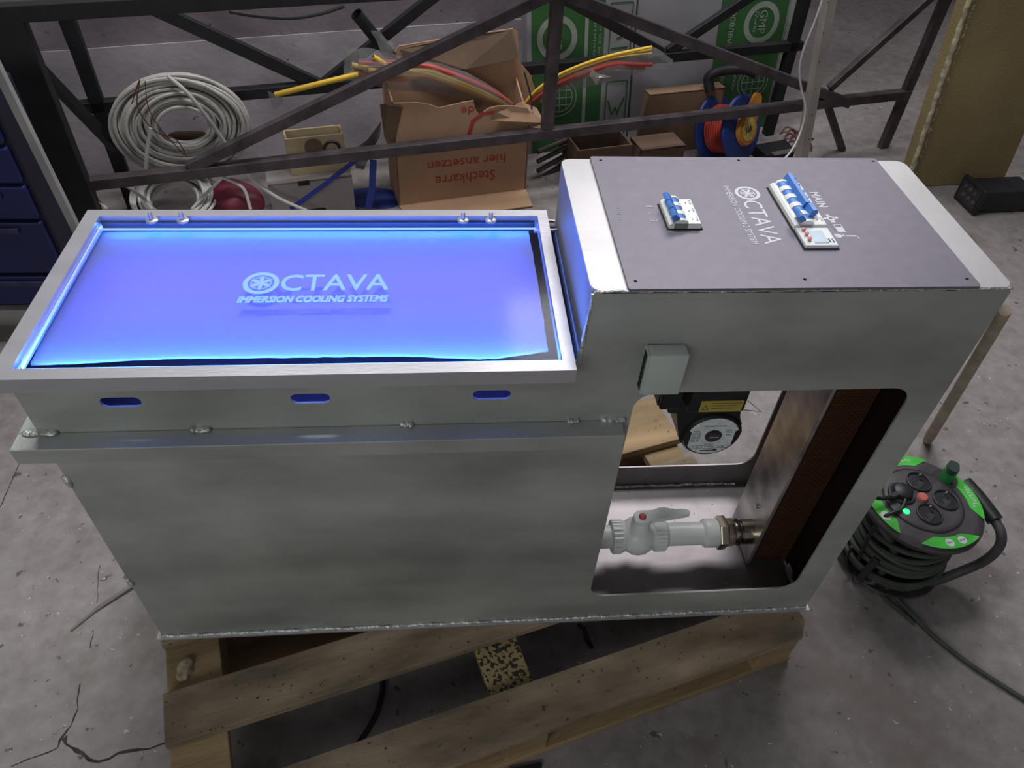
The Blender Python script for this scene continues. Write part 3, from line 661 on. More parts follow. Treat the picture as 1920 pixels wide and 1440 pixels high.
for k in range(26):
    a = 2 * PI * k / 26; mb = MB(); c_, s_ = math.cos(a) * .0272, math.sin(a) * .0272
    mb.beam((.799, vy + c_, vz + s_), (.815, vy + c_, vz + s_), .0014, .0014); mb.build('grip_rib', M['ppr'], v)
lx('pipe', [(.0195, 0), (.0195, .08)], .818, M['ppr'])
lx('sleeve', [(.021, 0), (.0245, .004), (.0245, .024), (.023, .026)], .882, M['ppr'])
lx('hex_nut', [(.0285, 0), (.0295, .002), (.0295, .012), (.0285, .014)], .908, M['brass'], 6)
lx('hex_nut', [(.0235, 0), (.0245, .002), (.0245, .012), (.022, .014)], .922, M['brass'], 8)
lx('thread', [(.020, 0), (.020, .012)], .936, M['brass'])
lx('ring', [(.0225, 0), (.0235, .002), (.0225, .004)], .941, M['black'])
lx('fitting', [(.0215, 0), (.0215, .020)], .949, M['brass'])
mb = MB(); hz = vz + .046
lev = [(-.013, -.008), (-.006, -.0135), (.006, -.0135), (.016, -.008), (.035, -.0075), (.070, -.0052), (.078, -.005), (.081, 0), (.078, .0055), (.068, .006), (.062, .0085), (.050, .009), (.040, .0155), (.030, .0145), (.018, .010), (.006, .0135), (-.006, .0135), (-.013, .008)]
mb.prism(lev, (.770, vy, hz), Vector((1, .05, .06)), Vector((-.05, 1, 0)), .009)
bmesh.ops.bevel(mb.bm, geom=[e for e in mb.bm.edges], offset=.001, segments=2, affect='EDGES'); mb.build('lever', M['ppr'], v)
mb = MB(); mb.lathe([(.006, 0), (.006, .002), (.0045, .0035)], (.770, vy, hz + .0088), Z, 20); mb.build('red_cap', M['red'], v, True)
# water droplets and swarf on the inner floor
mb = MB(); rr = random.Random(4)
for k in range(70):
    x_, y_ = rr.uniform(.69, .96), rr.choice((rr.uniform(.015, .06), rr.uniform(.14, .25)))
    mb.lathe([(.0016 * rr.uniform(.5, 1.3), 0), (.0008, .0009), (.0001, .001)], (x_, y_, .006), Z, 6)
dr = mb.build('swarf', M['alu_top']); dr.parent = tank; dr.matrix_parent_inverse = ROOTINV[tank.name]; dr['kind'] = 'stuff'

# ================================================================== STEEL RACK BEHIND
CF, CR, ZC = 1.305, 1.50, .083
rack = thing('steel_rack', 'dark brown welded steel truss rack in front of the concrete wall', 'rack', wp(1.1, CF, FZ))
def bar(nm, a, b, c, wd=.030, th=.022, m='steel_dk'):
    mb = MB(); mb.beam(wp(a[0], c, a[1]), wp(b[0], c, b[1]), th, wd, side=NX, bevel=.002); return mb.build(nm, M[m], rack)
bar('lower_chord', (-.19, ZC), (2.44, ZC), CF, .030, .030)
bar('upper_beam', (-.42, .515), (2.6, .515), CF - .03, .036, .03, 'steel_bk')
bar('post', (1.105, ZC + .015), (1.105, .50), CF, .034, .026)
bar('brace', (.085, .098), (1.13, .495), CF - .003)
bar('brace', (1.08, .490), (2.20, .072), CF - .003)
bar('brace', (2.10, .130), (2.47, .50), CF + .003, .024)
bar('post', (2.435, FZ), (2.435, .5), CF + .006, .036)
bar('strut', (2.13, .066), (2.27, FZ), CF + .02, .022, .02)
bar('post', (-.200, FZ), (-.200, .5), CF - .02, .085, .05, 'steel_bk')
bar('lower_chord', (-.17, .20), (2.09, .20), CR, .030, .03, 'steel_bk')
bar('brace', (-.02, .50), (.47, .205), CR, .034, .02, 'steel_bk')
bar('brace', (.48, .205), (.93, .50), CR, .030, .02, 'steel_bk')
bar('brace', (1.06, .47), (1.56, .215), CR, .030, .02, 'steel_bk')
bar('brace', (1.58, .215), (2.05, .49), CR, .030, .02, 'steel_bk')
bar('post', (-.115, FZ), (-.115, .5), CR, .036, .03, 'steel_bk')
bar('post', (2.065, FZ), (2.045, .5), CR, .034, .03, 'steel_bk')
mb = MB(); mb.beam(wp(-.205, CF - .01, .46), wp(-.10, CR - .05, .10), .03, .02); mb.build('brace', M['steel_bk'], rack)
# pale posts
pa, pb = at(10, 158, Y, .82), at(125, 392, Y, .82); mb = MB(); pd = (pa - pb) / (pa - pb).z; mb.beam(pb + pd * (FZ - pb.z), pb + pd * (.66 - pb.z), .016, .014, side=X, bevel=.001)
tag(mb.build('pale_post', M['post_lt']), 'pale grey steel post standing between the blue cabinet and the tank lid', 'post')
mb = MB(); mb.beam(wp(2.00, 1.20, FZ), wp(1.875, 1.20, .56), .032, .03, side=UX, bevel=.002); pp = mb.build('pale_post', M['post_bg'])
mb = MB()
for k in range(8): mb.lathe([(.0018, 0), (.0018, .001)], wp(1.998 - k * .02, 1.184, -.06 + k * .085), -NX, 8)
h_ = mb.build('screw_hole', M['hole'], pp); tag(pp, 'beige drilled metal post leaning before the right end of the rack', 'post')
# hanging cables
mb = MB(); mb.tube(spline([wa(430, 22, 1.33), wa(480, 30, 1.34), wa(545, 34, 1.35), wa(600, 26, 1.35), wa(645, 12, 1.34)]), .0045, 8)
tag(mb.build('hanging_cable', M['cable_k'], smooth=True), 'black cable sagging from the upper beam of the rack', 'cable')
mb = MB(); mb.tube(spline([wa(1545, -10, 1.16), wa(1528, 40, 1.16), wa(1508, 90, 1.165), wa(1499, 130, 1.165), wa(1503, 170, 1.16), wa(1510, 205, 1.15), wa(1500, 250, 1.13), wa(1478, 290, 1.08), wa(1440, 320, 1.0)]), .0032, 8)
tag(mb.build('hanging_cable', M['cable_w2'], smooth=True), 'thin white cable hanging beside the beige post', 'cable')
mb = MB(); mb.tube(spline([wa(110, 40, 1.52), wa(130, 90, 1.52), wa(158, 150, 1.52), wa(172, 200, 1.52), wa(185, 240, 1.5)]), .0012, 6)
tag(mb.build('hanging_wire', M['cable_k'], smooth=True), 'thin dark wire hanging behind the left leg of the rack', 'wire')

# ------------------------------------------------------------------ green and white packs
def pack(name, s0, s1, label, sb0, sb1, right):
    lean = Vector(NX * .03)
    O = wp(s0 + .02, 1.555, FZ); Xs = UX; Ys = (Vector((0, 0, 1)) * 1.0 + NX * .06 - UX * .055).normalized()
    hgt = .64
    mb = MB(); w_ = s1 - s0
    mb.prism([(0, 0), (w_, 0), (w_, hgt), (0, hgt)], O + Ys.cross(Xs) * .0 + Xs.cross(Ys) * -.05, Xs, Ys, .05)
    p = mb.build(name, M['white_b']); tag(p, label, 'insulation pack')
    Nn = Xs.cross(Ys).normalized(); F = O + Nn * .0004
    def q(nm, poly, m, d=.0005): mbq = MB(); mbq.prism(poly, F + Nn * d, Xs, Ys, .0004); return mbq.build(nm, M[m], p)
    def rec(a, b_, c_, d_, nm='print_band', m='stripe_b', d=.0012): return q(nm, [(a - s0, c_), (b_ - s0, c_), (b_ - s0, d_), (a - s0, d_)], m, d)
    rec(sb0, sb1, 0, hgt, m='green_b', d=.0004)
    return p, F, Xs, Ys, Nn, rec
p, F, Xs, Ys, Nn, rec = pack('insulation_pack', 1.50, 2.12, 'white pack with green band and globe emblem at the right end of the rack', 1.80, 2.06, True)
s0 = 1.50
def ring(cx, cz, R, m='stripe_b', wd=.28, d=.0014):
    plate('print_ring', [circ(cx - s0, cz, R, 36), circ(cx - s0, cz, R * (1 - wd), 36)], .0003, F + Nn * d, Xs, Ys, M[m], p)
rec(2.068, 2.084, 0, .64, m='stripe_b'); rec(2.088, 2.10, 0, .64, m='green_b')
ring(1.965, .375, .068)
text('GMP', F + Nn * .0016 + Xs * (1.955 - s0) + Ys * .415, -Ys, Xs, .075, .028, M['stripe_b'], p)
text('Quality', F + Nn * .0016 + Xs * (1.932 - s0) + Ys * .412, -Ys, Xs, .068, .016, M['stripe_b'], p)
for R_, w_ in ((.062, .05), (.048, .06)): ring(1.975, .175, R_, wd=w_)
for k in (-.5, 0, .5):
    rec(1.975 + k * .048 - .0012, 1.975 + k * .048 + .0012, .175 - .045 * math.cos(k), .175 + .045 * math.cos(k)); rec(1.975 - .045 * math.cos(k), 1.975 + .045 * math.cos(k), .175 + k * .048 - .0012, .175 + k * .048 + .0012)
text('я, поселение', F + Nn * .0014 + Xs * (1.838 - s0) + Ys * .47, -Ys, Xs, .19, .022, M['stripe_b'], p)
text('склон', F + Nn * .0014 + Xs * (1.838 - s0) + Ys * .235, -Ys, Xs, .07, .016, M['stripe_b'], p)
text('одежды', F + Nn * .0014 + Xs * (1.888 - s0) + Ys * .23, -Ys, Xs, .08, .014, M['stripe_b'], p)
p, F, Xs, Ys, Nn, rec = pack('insulation_pack', 1.125, 1.492, 'white pack with green band and frame pictograms behind the middle post', 1.14, 1.385, False)
s0 = 1.125
ring(1.225, .375, .068); rec(1.318, 1.330, 0, .64)
text('GMP', F + Nn * .0016 + Xs * (1.213 - s0) + Ys * .415, -Ys, Xs, .075, .028, M['stripe_b'], p)
for R_, w_ in ((.062, .05), (.048, .06)): ring(1.235, .185, R_, wd=w_)
for k in (-.5, 0, .5):
    rec(1.235 + k * .048 - .0012, 1.235 + k * .048 + .0012, .185 - .045 * math.cos(k), .185 + .045 * math.cos(k)); rec(1.235 - .045 * math.cos(k), 1.235 + .045 * math.cos(k), .185 + k * .048 - .0012, .185 + k * .048 + .0012)
text('один на всех', F + Nn * .0014 + Xs * (1.365 - s0) + Ys * .45, -Ys, Xs, .17, .009, M['stripe_b'], p)
text('материал', F + Nn * .0014 + Xs * (1.347 - s0) + Ys * .44, -Ys, Xs, .15, .009, M['stripe_b'], p)
for (a, b_, c_, d_) in ((1.402, 1.482, .03, .225), (1.402, 1.482, .31, .47)):
    plate('print_frame', [rrect(a - s0, b_ - s0, c_, d_, .006, 3), rrect(a - s0 + .004, b_ - s0 - .004, c_ + .004, d_ - .004, .004, 3)], .0003, F + Nn * .0014, Xs, Ys, M['green_b'], p)
def stroke(a, b_, w_=.006):
    mbq = MB(); mbq.beam(F + Nn * .0015 + Xs * (a[0] - s0) + Ys * a[1], F + Nn * .0015 + Xs * (b_[0] - s0) + Ys * b_[1], w_, .0004, side=Xs); mbq.build('pictogram', M['green_b'], p)
stroke((1.412, .16), (1.43, .11)); stroke((1.472, .165), (1.45, .115)); stroke((1.43, .11), (1.442, .135)); stroke((1.442, .135), (1.452, .108)); stroke((1.41, .33), (1.47, .332)); stroke((1.41, .42), (1.455, .395)); stroke((1.455, .395), (1.47, .415)); stroke((1.43, .36), (1.46, .372))

# ------------------------------------------------------------------ cardboard box, upside down
def slab(name, pts, th, m, parent=None, n=None):
    a = [Vector(q) for q in pts]; nn = (n or (a[1] - a[0]).cross(a[2] - a[0])).normalized(); mb = MB()
    b1 = [mb.bm.verts.new(q) for q in a]; b2 = [mb.bm.verts.new(q + nn * th) for q in a]
    mb.bm.faces.new(b1[::-1]); mb.bm.faces.new(b2)
    for i in range(len(a)): j = (i + 1) % len(a); mb.bm.faces.new((b1[i], b1[j], b2[j], b2[i]))
    return mb.build(name, m, parent)
bx = thing('cardboard_box', 'tall torn brown cardboard box with red upside-down print behind the lid', 'box', wp(.86, 1.41, FZ))
bs0, bs1, bc0, bc1 = .646, 1.058, 1.328, 1.465
front = [(bs0, FZ), (bs1, FZ), (bs1 + .002, .09), (bs1 + .012, .12), (bs1 + .005, .135), (1.045, .158), (1.0, .168), (.955, .172), (.93, .168), (.915, .160), (.905, .145), (.893, .160), (.885, .178), (.882, .195), (.850, .193), (.815, .188), (.780, .183), (.755, .195), (.720, .205), (bs0, .21)]
slab('front_panel', [wp(a, bc0, b_) for a, b_ in front], .005, M['card'], bx, NX)
slab('back_panel', [wp(a, bc1, b_) for a, b_ in ((bs0, FZ), (bs1, FZ), (bs1 + .07, .13), (bs1 + .04, .2), (bs1 + .005, .24), (bs1 - .005, .325), (bs1 - .02, .335), (.9, .325), (.70, .31), (.67, .27), (bs0, .2))], .005, M['card'], bx, NX)
slab('side_panel', [wp(bs0, c_, b_) for c_, b_ in ((bc0, FZ), (bc1, FZ), (bc1, .25), (bc0, .215))], .005, M['card'], bx, UX)
slab('side_panel', [wp(bs1, c_, b_) for c_, b_ in ((bc0, FZ), (bc1, FZ), (bc1, .19), (bc0 + .05, .14), (bc0, .125))], .005, M['card'], bx, UX * -1)
slab('bottom_panel', [wp(a, c_, FZ + .001) for a, c_ in ((bs0, bc0), (bs1, bc0), (bs1, bc1), (bs0, bc1))], .005, M['card'], bx)
slab('torn_flap', [wp(bs1, bc0, .10), wp(bs1 + .035, bc0 - .02, .085), wp(bs1 + .045, bc0 - .01, .11), wp(bs1 + .03, bc0 + .03, .14), wp(1.03, bc0 + .02, .17), wp(.94, bc0 - .015, .165), wp(.93, bc0 - .01, .135)], .004, M['card'], bx)
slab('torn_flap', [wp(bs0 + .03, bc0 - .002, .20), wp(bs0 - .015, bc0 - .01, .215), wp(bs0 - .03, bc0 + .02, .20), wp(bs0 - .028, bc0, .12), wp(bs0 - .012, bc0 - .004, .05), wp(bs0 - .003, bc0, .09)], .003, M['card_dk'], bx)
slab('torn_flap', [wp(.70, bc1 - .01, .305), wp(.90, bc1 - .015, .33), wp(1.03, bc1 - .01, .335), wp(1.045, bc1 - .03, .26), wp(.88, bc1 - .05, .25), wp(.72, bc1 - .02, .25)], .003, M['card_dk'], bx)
slab('fold_out_flap', [wp(bs0, bc0, FZ + .003), wp(bs0 + .01, bc0 - .10, FZ + .003), wp(bs1 - .01, bc0 - .10, FZ + .003), wp(bs1, bc0, FZ + .003)], .004, M['card'], bx, Z)
F0 = lambda s_, z_: wp(s_, bc0 - .0006, z_)
text('Stechkarre', F0(.953, -.030), -UX, -Z, .190, .034, M['card_red'], bx, .0004, 'red_lettering')
text('hier ansetzen', F0(.985, .020), -UX, -Z, .245, .030, M['card_red'], bx, .0004, 'red_lettering')
text('de', F0(.884, .180), -UX, -Z, .040, .024, M['card_red'], bx, .0004, 'red_lettering')
mb = MB(); mb.prism([(0, 0), (.012, 0), (.022, .035), (.05, .055), (.085, .058), (.085, .065), (.045, .064), (.012, .042)], wp(.862, bc0 - .0008, .095), UX, Z, .0004); mb.build('torn_edge', M['card_red'], bx)

# ------------------------------------------------------------------ conduits in polythene
def conduit(pts, m, r, lab, ribs=False):
    sp = spline(pts, 10); mb = MB()
    mb.tube(sp, r, 10); o = mb.build('conduit', M[m], smooth=True)
    mb = MB(); d = (sp[0] - sp[1]).normalized(); mb.lathe([(r * .68, 0), (r * .68, .0008)], sp[0] + d * .0002, d, 10); mb.build('bore', M['hole'], o)
    return tag(o, lab, 'conduit', 'coloured conduits lying in the box')
ends = [((700, 106), 'tube_y', .0068, 'yellow conduit end topmost of the bundle left of the box'),
        ((697, 113), 'tube_r', .0062, 'red conduit end just below the topmost yellow one'),
        ((672, 113), 'tube_k', .0065, 'dark blue conduit end in the middle of the left bundle'),
        ((672, 117), 'tube_r', .0062, 'short red conduit end right of the dark-mouthed yellow one'),
        ((659, 121), 'tube_y', .0066, 'yellow conduit with dark open mouth furthest left in the wrapped bundle'),
        ((664, 128), 'tube_r', .0066, 'red conduit end lowest left in the wrapped bundle'),
        ((690, 130), 'tube_y', .0066, 'yellow conduit end right of the lowest red one'),
        ((668, 136), 'tube_o', .0066, 'orange conduit lowest in the bundle behind the diagonal brace')]
for i, (e, m_, r_, lb_) in enumerate(ends):
    y0_ = e[1]; k = [13, 0, 4, 2, 17, 6, 9, 20][i]
    cc = 1.375 + (i % 3) * .012
    conduit([wa(e[0], e[1], cc), wa(735, y0_ * .55 + 54 + k, cc), wa(800, 122 + k * 1.1, cc), wa(860, 142 + k * 1.15, cc), wa(915, 166 + k * 1.1, cc + .005), wa(955, 192 + k * .8, cc + .01), wa(985, 222 + k * .5, cc + .02)], m_, r_, lb_)
rightends = [((1222, 88), 'tube_y', .0046, 'thin yellow conduit topmost of the bundle pointing right'), ((1221, 93), 'tube_y', .0042, 'second thin yellow conduit just under the topmost right one'),
             ((1222, 100), 'tube_y', .0034, 'short yellow conduit under the two thin yellow ones'), ((1222, 121), 'tube_r', .0062, 'pale red conduit lying below the yellow ones on the right'), ((1208, 127), 'tube_r', .0062, 'red conduit lowest in the right bundle'), ((1180, 121), 'tube_o', .0062, 'orange-red conduit in the middle of the right bundle')]
for i, (e, m_, r_, lb_) in enumerate(rightends):
    cc = 1.39 + (i % 3) * .010; k = [0, 2, 5, 14, 19, 11][i]
    conduit([wa(e[0], e[1], cc), wa(1150, 103 + k * 1.25, cc), wa(1095, 120 + k * 1.2, cc), wa(1045, 142 + k * 1.1, cc), wa(1005, 170 + k, cc + .005), wa(975, 205 + k * .6, cc + .01)], m_, r_, lb_)
o = MB(); o.tube([wa(515, 178, 1.355), wa(590, 159, 1.36), wa(671, 139, 1.37)], .0072, 12)
tag(o.build('conduit', M['tube_y'], smooth=True), 'single straight bright yellow conduit sticking out far to the left', 'conduit')
def bag(name, pix, lab, c0, th, m='film', bump=.010, seed=0):
    top = spline([wa(u, v, c0) for u, v in pix[0]], 5); bot = spline([wa(u, v, c0) for u, v in pix[1]], 5); n = min(len(top), len(bot)); mb = MB()
    for sgn in (-1, 1):
        rows = []
        for i in range(n):
            r = []
            for j in range(9):
                t = j / 8; q = top[i].lerp(bot[i], t); a = math.sin(PI * t) * th * math.sin(PI * min(1, (i + .8) / (n)) ) ** .4
                q = q + NX * (sgn * a + bump * noise.noise(q * 38 + Vector((seed, sgn, 0)))) + Z * bump * .3 * noise.noise(q * 30)
                r.append(mb.bm.verts.new(q))
            rows.append(r)
        for i in range(n - 1):
            for j in range(8): mb.bm.faces.new((rows[i][j], rows[i][j + 1], rows[i + 1][j + 1], rows[i + 1][j]))
    return tag(mb.build(name, M[m], smooth=True), lab, 'bag')
bag('plastic_bag', (((645, 95), (690, 90), (740, 103), (800, 115), (860, 130), (920, 160), (965, 195)), ((645, 148), (690, 158), (740, 168), (800, 172), (860, 180), (905, 196), (940, 212))), 'clear polythene bag around the conduits left of the box', 1.385, .03)
bag('plastic_bag', (((1000, 180), (1050, 140), (1110, 115), (1170, 98), (1222, 88), (1262, 112)), ((1015, 195), (1050, 172), (1110, 163), (1170, 145), (1225, 130), (1255, 130))), 'clear polythene bag around the thin conduits on the right', 1.40, .018, seed=3)
bag('plastic_scrap', (((695, 58), (705, 75), (712, 92), (722, 110)), ((712, 58), (728, 78), (740, 84), (735, 110))), 'twisted clear plastic tail above the conduits', 1.385, .006, seed=5)
bag('plastic_scrap', (((502, 172), (506, 185), (510, 200)), ((520, 178), (532, 188), (516, 208))), 'crumpled clear plastic at the tip of the yellow conduit', 1.36, .006, seed=7)
mb = MB(); cs = [wa(1108, 125, 1.375), wa(1120, 138, 1.37), wa(1148, 144, 1.37), wa(1130, 152, 1.375), wa(1118, 160, 1.375), wa(1106, 142, 1.38)]
cc_ = sum(cs, Vector()) / 6
for i in range(6): mb.face([cs[i], cs[(i + 1) % 6], cc_ - NX * .012])
for i in range(6): mb.face([cs[i], cc_ + NX * .004, cs[(i + 1) % 6]])
tag(mb.build('foil_scrap', mat('shiny_foil', (.75, .76, .72), .2, .9, .2, 90, .6, 150)), 'small shiny crumpled foil knot on the right conduit bag', 'foil')
mb = MB(); mb.tube([wa(668, 26, 1.43), wa(735, 108, 1.46)], .0165, 20, cap=False); mb.tube([wa(668, 26, 1.43), wa(735, 108, 1.46)], .0135, 20, cap=False)
tag(mb.build('black_pipe', M['black'], smooth=True), 'open black pipe end sticking up above the conduits', 'pipe')
mb = MB(); mb.tube(spline([wa(983, 135, 1.36), wa(990, 160, 1.34), wa(996, 185, 1.33), wa(997, 205, 1.325)]), .0028, 8)
tag(mb.build('blue_wire', M['tube_k'], smooth=True), 'thin dark blue wire hanging over the box edge', 'wire')

# ------------------------------------------------------------------ cable coils
def coil(name, lab, center, ux, uy, R, n, r, m, seed, spread=.10, thick=.05, ky=1):
    rr = random.Random(seed); ux = ux.normalized(); uy = uy.normalized(); nz = ux.cross(uy)
    mb = MB(); N_ = 44; pts = []
    for k in range(n):
        R_ = R * (1 - spread * rr.random() * 4.2); ox, oy, oz = rr.uniform(-.06, .06) * R, rr.uniform(-.07, .07) * R, rr.uniform(-thick, thick); tl = rr.uniform(-.12, .12); ph = rr.random() * 6
        for j in range(N_):
            a = 2 * PI * j / N_
            q = center + ux * (ox + R_ * math.cos(a) * 1.03) + uy * ky * (oy + R_ * math.sin(a) * (.98 + .03 * math.sin(2 * a + ph))) + nz * (oz + tl * R_ * math.sin(a + ph))
            if j == 0: loop = []
            loop.append(q)
        mb.tube(loop, r, 7, closed=True)
    return tag(mb.build(name, M[m], smooth=True), lab, 'cable coil')
cc0 = wa(341, 233, 1.42)
cl = coil('cable_coil', 'big coil of white cable leaning against the rack on the left', cc0, UX, (Z * .90 + NX * .12), .164, 50, .0050, 'cable_w', 5, .140, .026, .80)
mb = MB(); mb.tube(spline([wa(247, 195, 1.38), wa(262, 150, 1.38), wa(258, 200, 1.37), wa(290, 245, 1.36), wa(330, 262, 1.36), wa(350, 292, 1.36)]), .0016, 6); mb.tube(spline([wa(272, 152, 1.38), wa(278, 200, 1.37), wa(300, 240, 1.36), wa(345, 290, 1.36)]), .0014, 6)
tag(mb.build('loose_wires', M['cable_red'], smooth=True), 'thin brown-red wires lying over the big white cable coil', 'wire')
mb = MB(); mb.tube(spline([wa(282, 240, 1.35), wa(276, 280, 1.345), wa(274, 316, 1.345)]), .0052, 8)
tag(mb.build('cable_end', M['cable_w2'], smooth=True), 'straight white cable end hanging down the front of the coil', 'cable')
mb = MB(); mb.tube(spline([wa(315, 143, 1.40), wa(352, 175, 1.38), wa(392, 225, 1.37), wa(425, 272, 1.36)]), .0052, 8)
tag(mb.build('cable_end', M['cable_w'], smooth=True), 'white cable strand crossing the coil from top to lower right', 'cable')
coil('cable_coil', 'lower coil of thin white cable under the rack chord', wa(330, 372, 1.36), UX, (NX + Z * .35), .115, 16, .0045, 'cable_w2', 9, .12, .018)
for pts_, lb_ in ((((385, 312), (412, 330), (455, 352), (470, 392)), 'white cable arching over the dark red bag'), (((440, 306), (475, 338), (520, 370), (575, 395)), 'white cable running down past the cream box'), (((425, 325), (385, 365), (360, 392)), 'short white cable piece slanting above the lid frame'), (((215, 335), (262, 366), (285, 392)), 'brownish cable end beside the lower coil'), (((186, 330), (178, 365), (200, 392)), 'white cable end next to the rack leg')):
    mb = MB(); mb.tube(spline([wa(u, v, 1.335 - .02 * i_) for i_, (u, v) in enumerate(pts_)]), .0046, 8); tag(mb.build('loose_cable', M['cable_w2'], smooth=True), lb_, 'cable')
mb = MB(); mb.blob(wa(440, 375, 1.37), .085, .07, .055, .3, 14, 4, 2); tag(mb.build('red_bag', M['redbag'], smooth=True), 'dark red plastic bag lying under the rack chord', 'bag')
mb = MB(); mb.blob(wa(355, 262, 1.52), .06, .02, .03, .3, 14, 3, 6); tag(mb.build('brown_scrap', M['card_dk'], smooth=True), 'dark brown scrap behind the hole of the cable coil', 'scrap')

# ------------------------------------------------------------------ cream boxes, blue straps, small things
def crate(name, lab, s0, s1, c0, c1, z0, z1, m, th=.006, open_top=True):
    r = thing(name, lab, 'box', wp((s0 + s1) / 2, (c0 + c1) / 2, z0))
    for nm, a in (('front_panel', (s0, s1, c0, c0 + th)), ('back_panel', (s0, s1, c1 - th, c1)), ('side_panel', (s0, s0 + th, c0 + th, c1 - th)), ('side_panel', (s1 - th, s1, c0 + th, c1 - th))):
        p = [wp(s_, c_, z_) for z_ in (z0, z1) for s_, c_ in ((a[0], a[2]), (a[1], a[2]), (a[1], a[3]), (a[0], a[3]))]
        mb = MB(); mb.obox(p, .001); mb.build(nm, M[m], r)
    if not open_top:
        p = [wp(s_, c_, z_) for z_ in (z1 - th, z1 + .0005) for s_, c_ in ((s0, c0), (s1, c0), (s1, c1), (s0, c1))]; mb = MB(); mb.obox(p); mb.build('top_panel', M[m], r)
    return r
b1 = crate('instrument_box', 'cream box with black oval handle hole behind the lid', .275, .515, 1.34, 1.44, FZ, .0, 'cream', open_top=False)
mb = MB(); mb.prism(rrect(-.028, .028, -.010, .010, .0098), wp(.40, 1.3385, -.105), UX, Z, .001); mb.build('handle_hole', M['hole'], b1)
mb = MB(); mb.prism(rrect(-.016, .016, -.007, .007, .002), wp(.375, 1.3385, -.006), UX, Z, .003); mb.build('latch', M['black'], b1)
b2 = crate('instrument_box', 'small plywood box with a dark round hole on top of the cream box', .345, .508, 1.372, 1.43, .001, .115, 'ply', open_top=True)
mb = MB(); mb.prism(circ(0, 0, .025, 28), wp(.420, 1.3708, .085), UX, Z, .0012); mb.build('round_hole', M['card_dk'], b2)
mb = MB(); mb.tube([wp(.470 + .022 * math.cos(a), 1.366, .075 + .022 * math.sin(a)) for a in [PI * k / 10 for k in range(11)]], .004, 8); mb.build('hook', M['black'], b2, True)
for pts_, w_, lb_ in ((((668, 300), (610, 345), (545, 392)), .014, 'dark blue strap slanting across the cream box'), (((700, 300), (698, 350), (690, 392)), .020, 'blue strap hanging down left of the cardboard box')):
    q = [wa(u, v, 1.30) for u, v in pts_]; mb = MB()
    for a, b_ in zip(q, q[1:]): mb.beam(a, b_, w_, .002, side=UX)
    tag(mb.build('blue_strap', M['blue_st']), lb_, 'strap')
slab_ = slab('grey_cloth', [wa(668, 315, 1.33), wa(655, 290, 1.34), wa(690, 262, 1.36), wa(715, 228, 1.40), wa(712, 255, 1.38), wa(695, 290, 1.35), wa(682, 318, 1.33)], .004, mat('grey_cloth', (.13, .12, .13), .9, 0, .2), n=NX); tag(slab_, 'crumpled grey paper between the cream box and the cardboard box', 'paper')
mb = MB(); mb.blob(wa(700, 385, 1.40), .10, .08, .05, .3, 12, 4, 8); tag(mb.build('blue_sack', M['blue_st'], smooth=True), 'dark blue plastic sheet heaped left of the cardboard box', 'sheet')

# right of the big box
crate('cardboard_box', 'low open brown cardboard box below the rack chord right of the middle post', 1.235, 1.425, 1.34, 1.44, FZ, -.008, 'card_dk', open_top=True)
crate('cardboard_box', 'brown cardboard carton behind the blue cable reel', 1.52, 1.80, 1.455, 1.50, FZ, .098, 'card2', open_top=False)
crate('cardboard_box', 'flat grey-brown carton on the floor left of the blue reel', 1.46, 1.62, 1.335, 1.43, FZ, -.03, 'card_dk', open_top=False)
for k in range(5):
    lb_ = ['uppermost', 'second', 'middle', 'fourth', 'lowest'][k] + ' grey-brown hose arching behind the low open box'
    mb = MB(); mb.tube(spline([wa(1040 + k * 4, 262 + k * 7, 1.47), wa(1090, 246 + k * 7, 1.475), wa(1150, 250 + k * 8, 1.47), wa(1185 - k * 3, 270 + k * 8, 1.45), wa(1200 - k * 4, 300 + k * 6, 1.42)]), .0075, 8)
    tag(mb.build('hose', mat('grey_hose', (.16, .135, .12), .7), smooth=True), lb_, 'hose', 'hoses behind the low box')
for k in range(5):
    mb = MB(); mb.tube([wa(1008, 285 + k * 18, 1.40), wa(1062, 262 + k * 14, 1.44)], .008, 8)
    tag(mb.build('bar_stock', M['steel_dk'], smooth=True), ['topmost', 'second', 'third', 'fourth', 'lowest'][k] + ' dark bar of the pile right of the tall cardboard box', 'bar', 'dark bars beside the tall box')
# blue and orange cable reel
rc = wp(1.775, 1.365, FZ + .10)
reel2 = thing('cable_reel', 'blue cable reel with orange crank plate and red cord under the rack', 'cable reel', wp(1.775, 1.365, FZ))
ax = (-NX * .84 + UX * .40 + Z * .36).normalized()
rc = wp(1.800, 1.375, -.012); KS = .84
def disc(nm, prof, off, m): mb = MB(); mb.lathe([(a_ * KS, b_) for a_, b_ in prof], rc + ax * off, ax, 40); return mb.build(nm, M[m], reel2, True)
disc('flange_disc', [(.095, 0), (.132, .002), (.135, .006), (.130, .010), (.05, .012)], -.062, 'blue_rl')
disc('drum', [(.07, -.05), (.07, .05)], 0, 'blue_rl')
for k in range(9): disc('cord_turn', [(.088, -.004), (.094, 0), (.088, .004)], -.045 + k * .0095, 'tube_r')
disc('flange_disc', [(.05, 0), (.128, .002), (.132, .008), (.125, .014), (.07, .02), (.02, .021)], .040, 'blue_rl')
disc('orange_hub', [(.062, 0), (.066, .004), (.060, .016), (.045, .017)], .060, 'orange_rl')
disc('hub_label', [(.046, 0), (.046, .001)], .0775, 'yell_rl')
u2 = (Z - ax * Z.dot(ax)).normalized(); u1 = u2.cross(ax)
mb = MB(); pc = rc + ax * .064; d_ = (u2 * .72 - u1 * -.62).normalized(); e_ = ax.cross(d_)
mb.prism([(.03, -.034), (.10, -.026), (.118, -.018), (.126, 0), (.118, .018), (.10, .026), (.03, .034)], pc, d_, e_, .010); mb.build('crank_plate', M['orange_rl'], reel2)
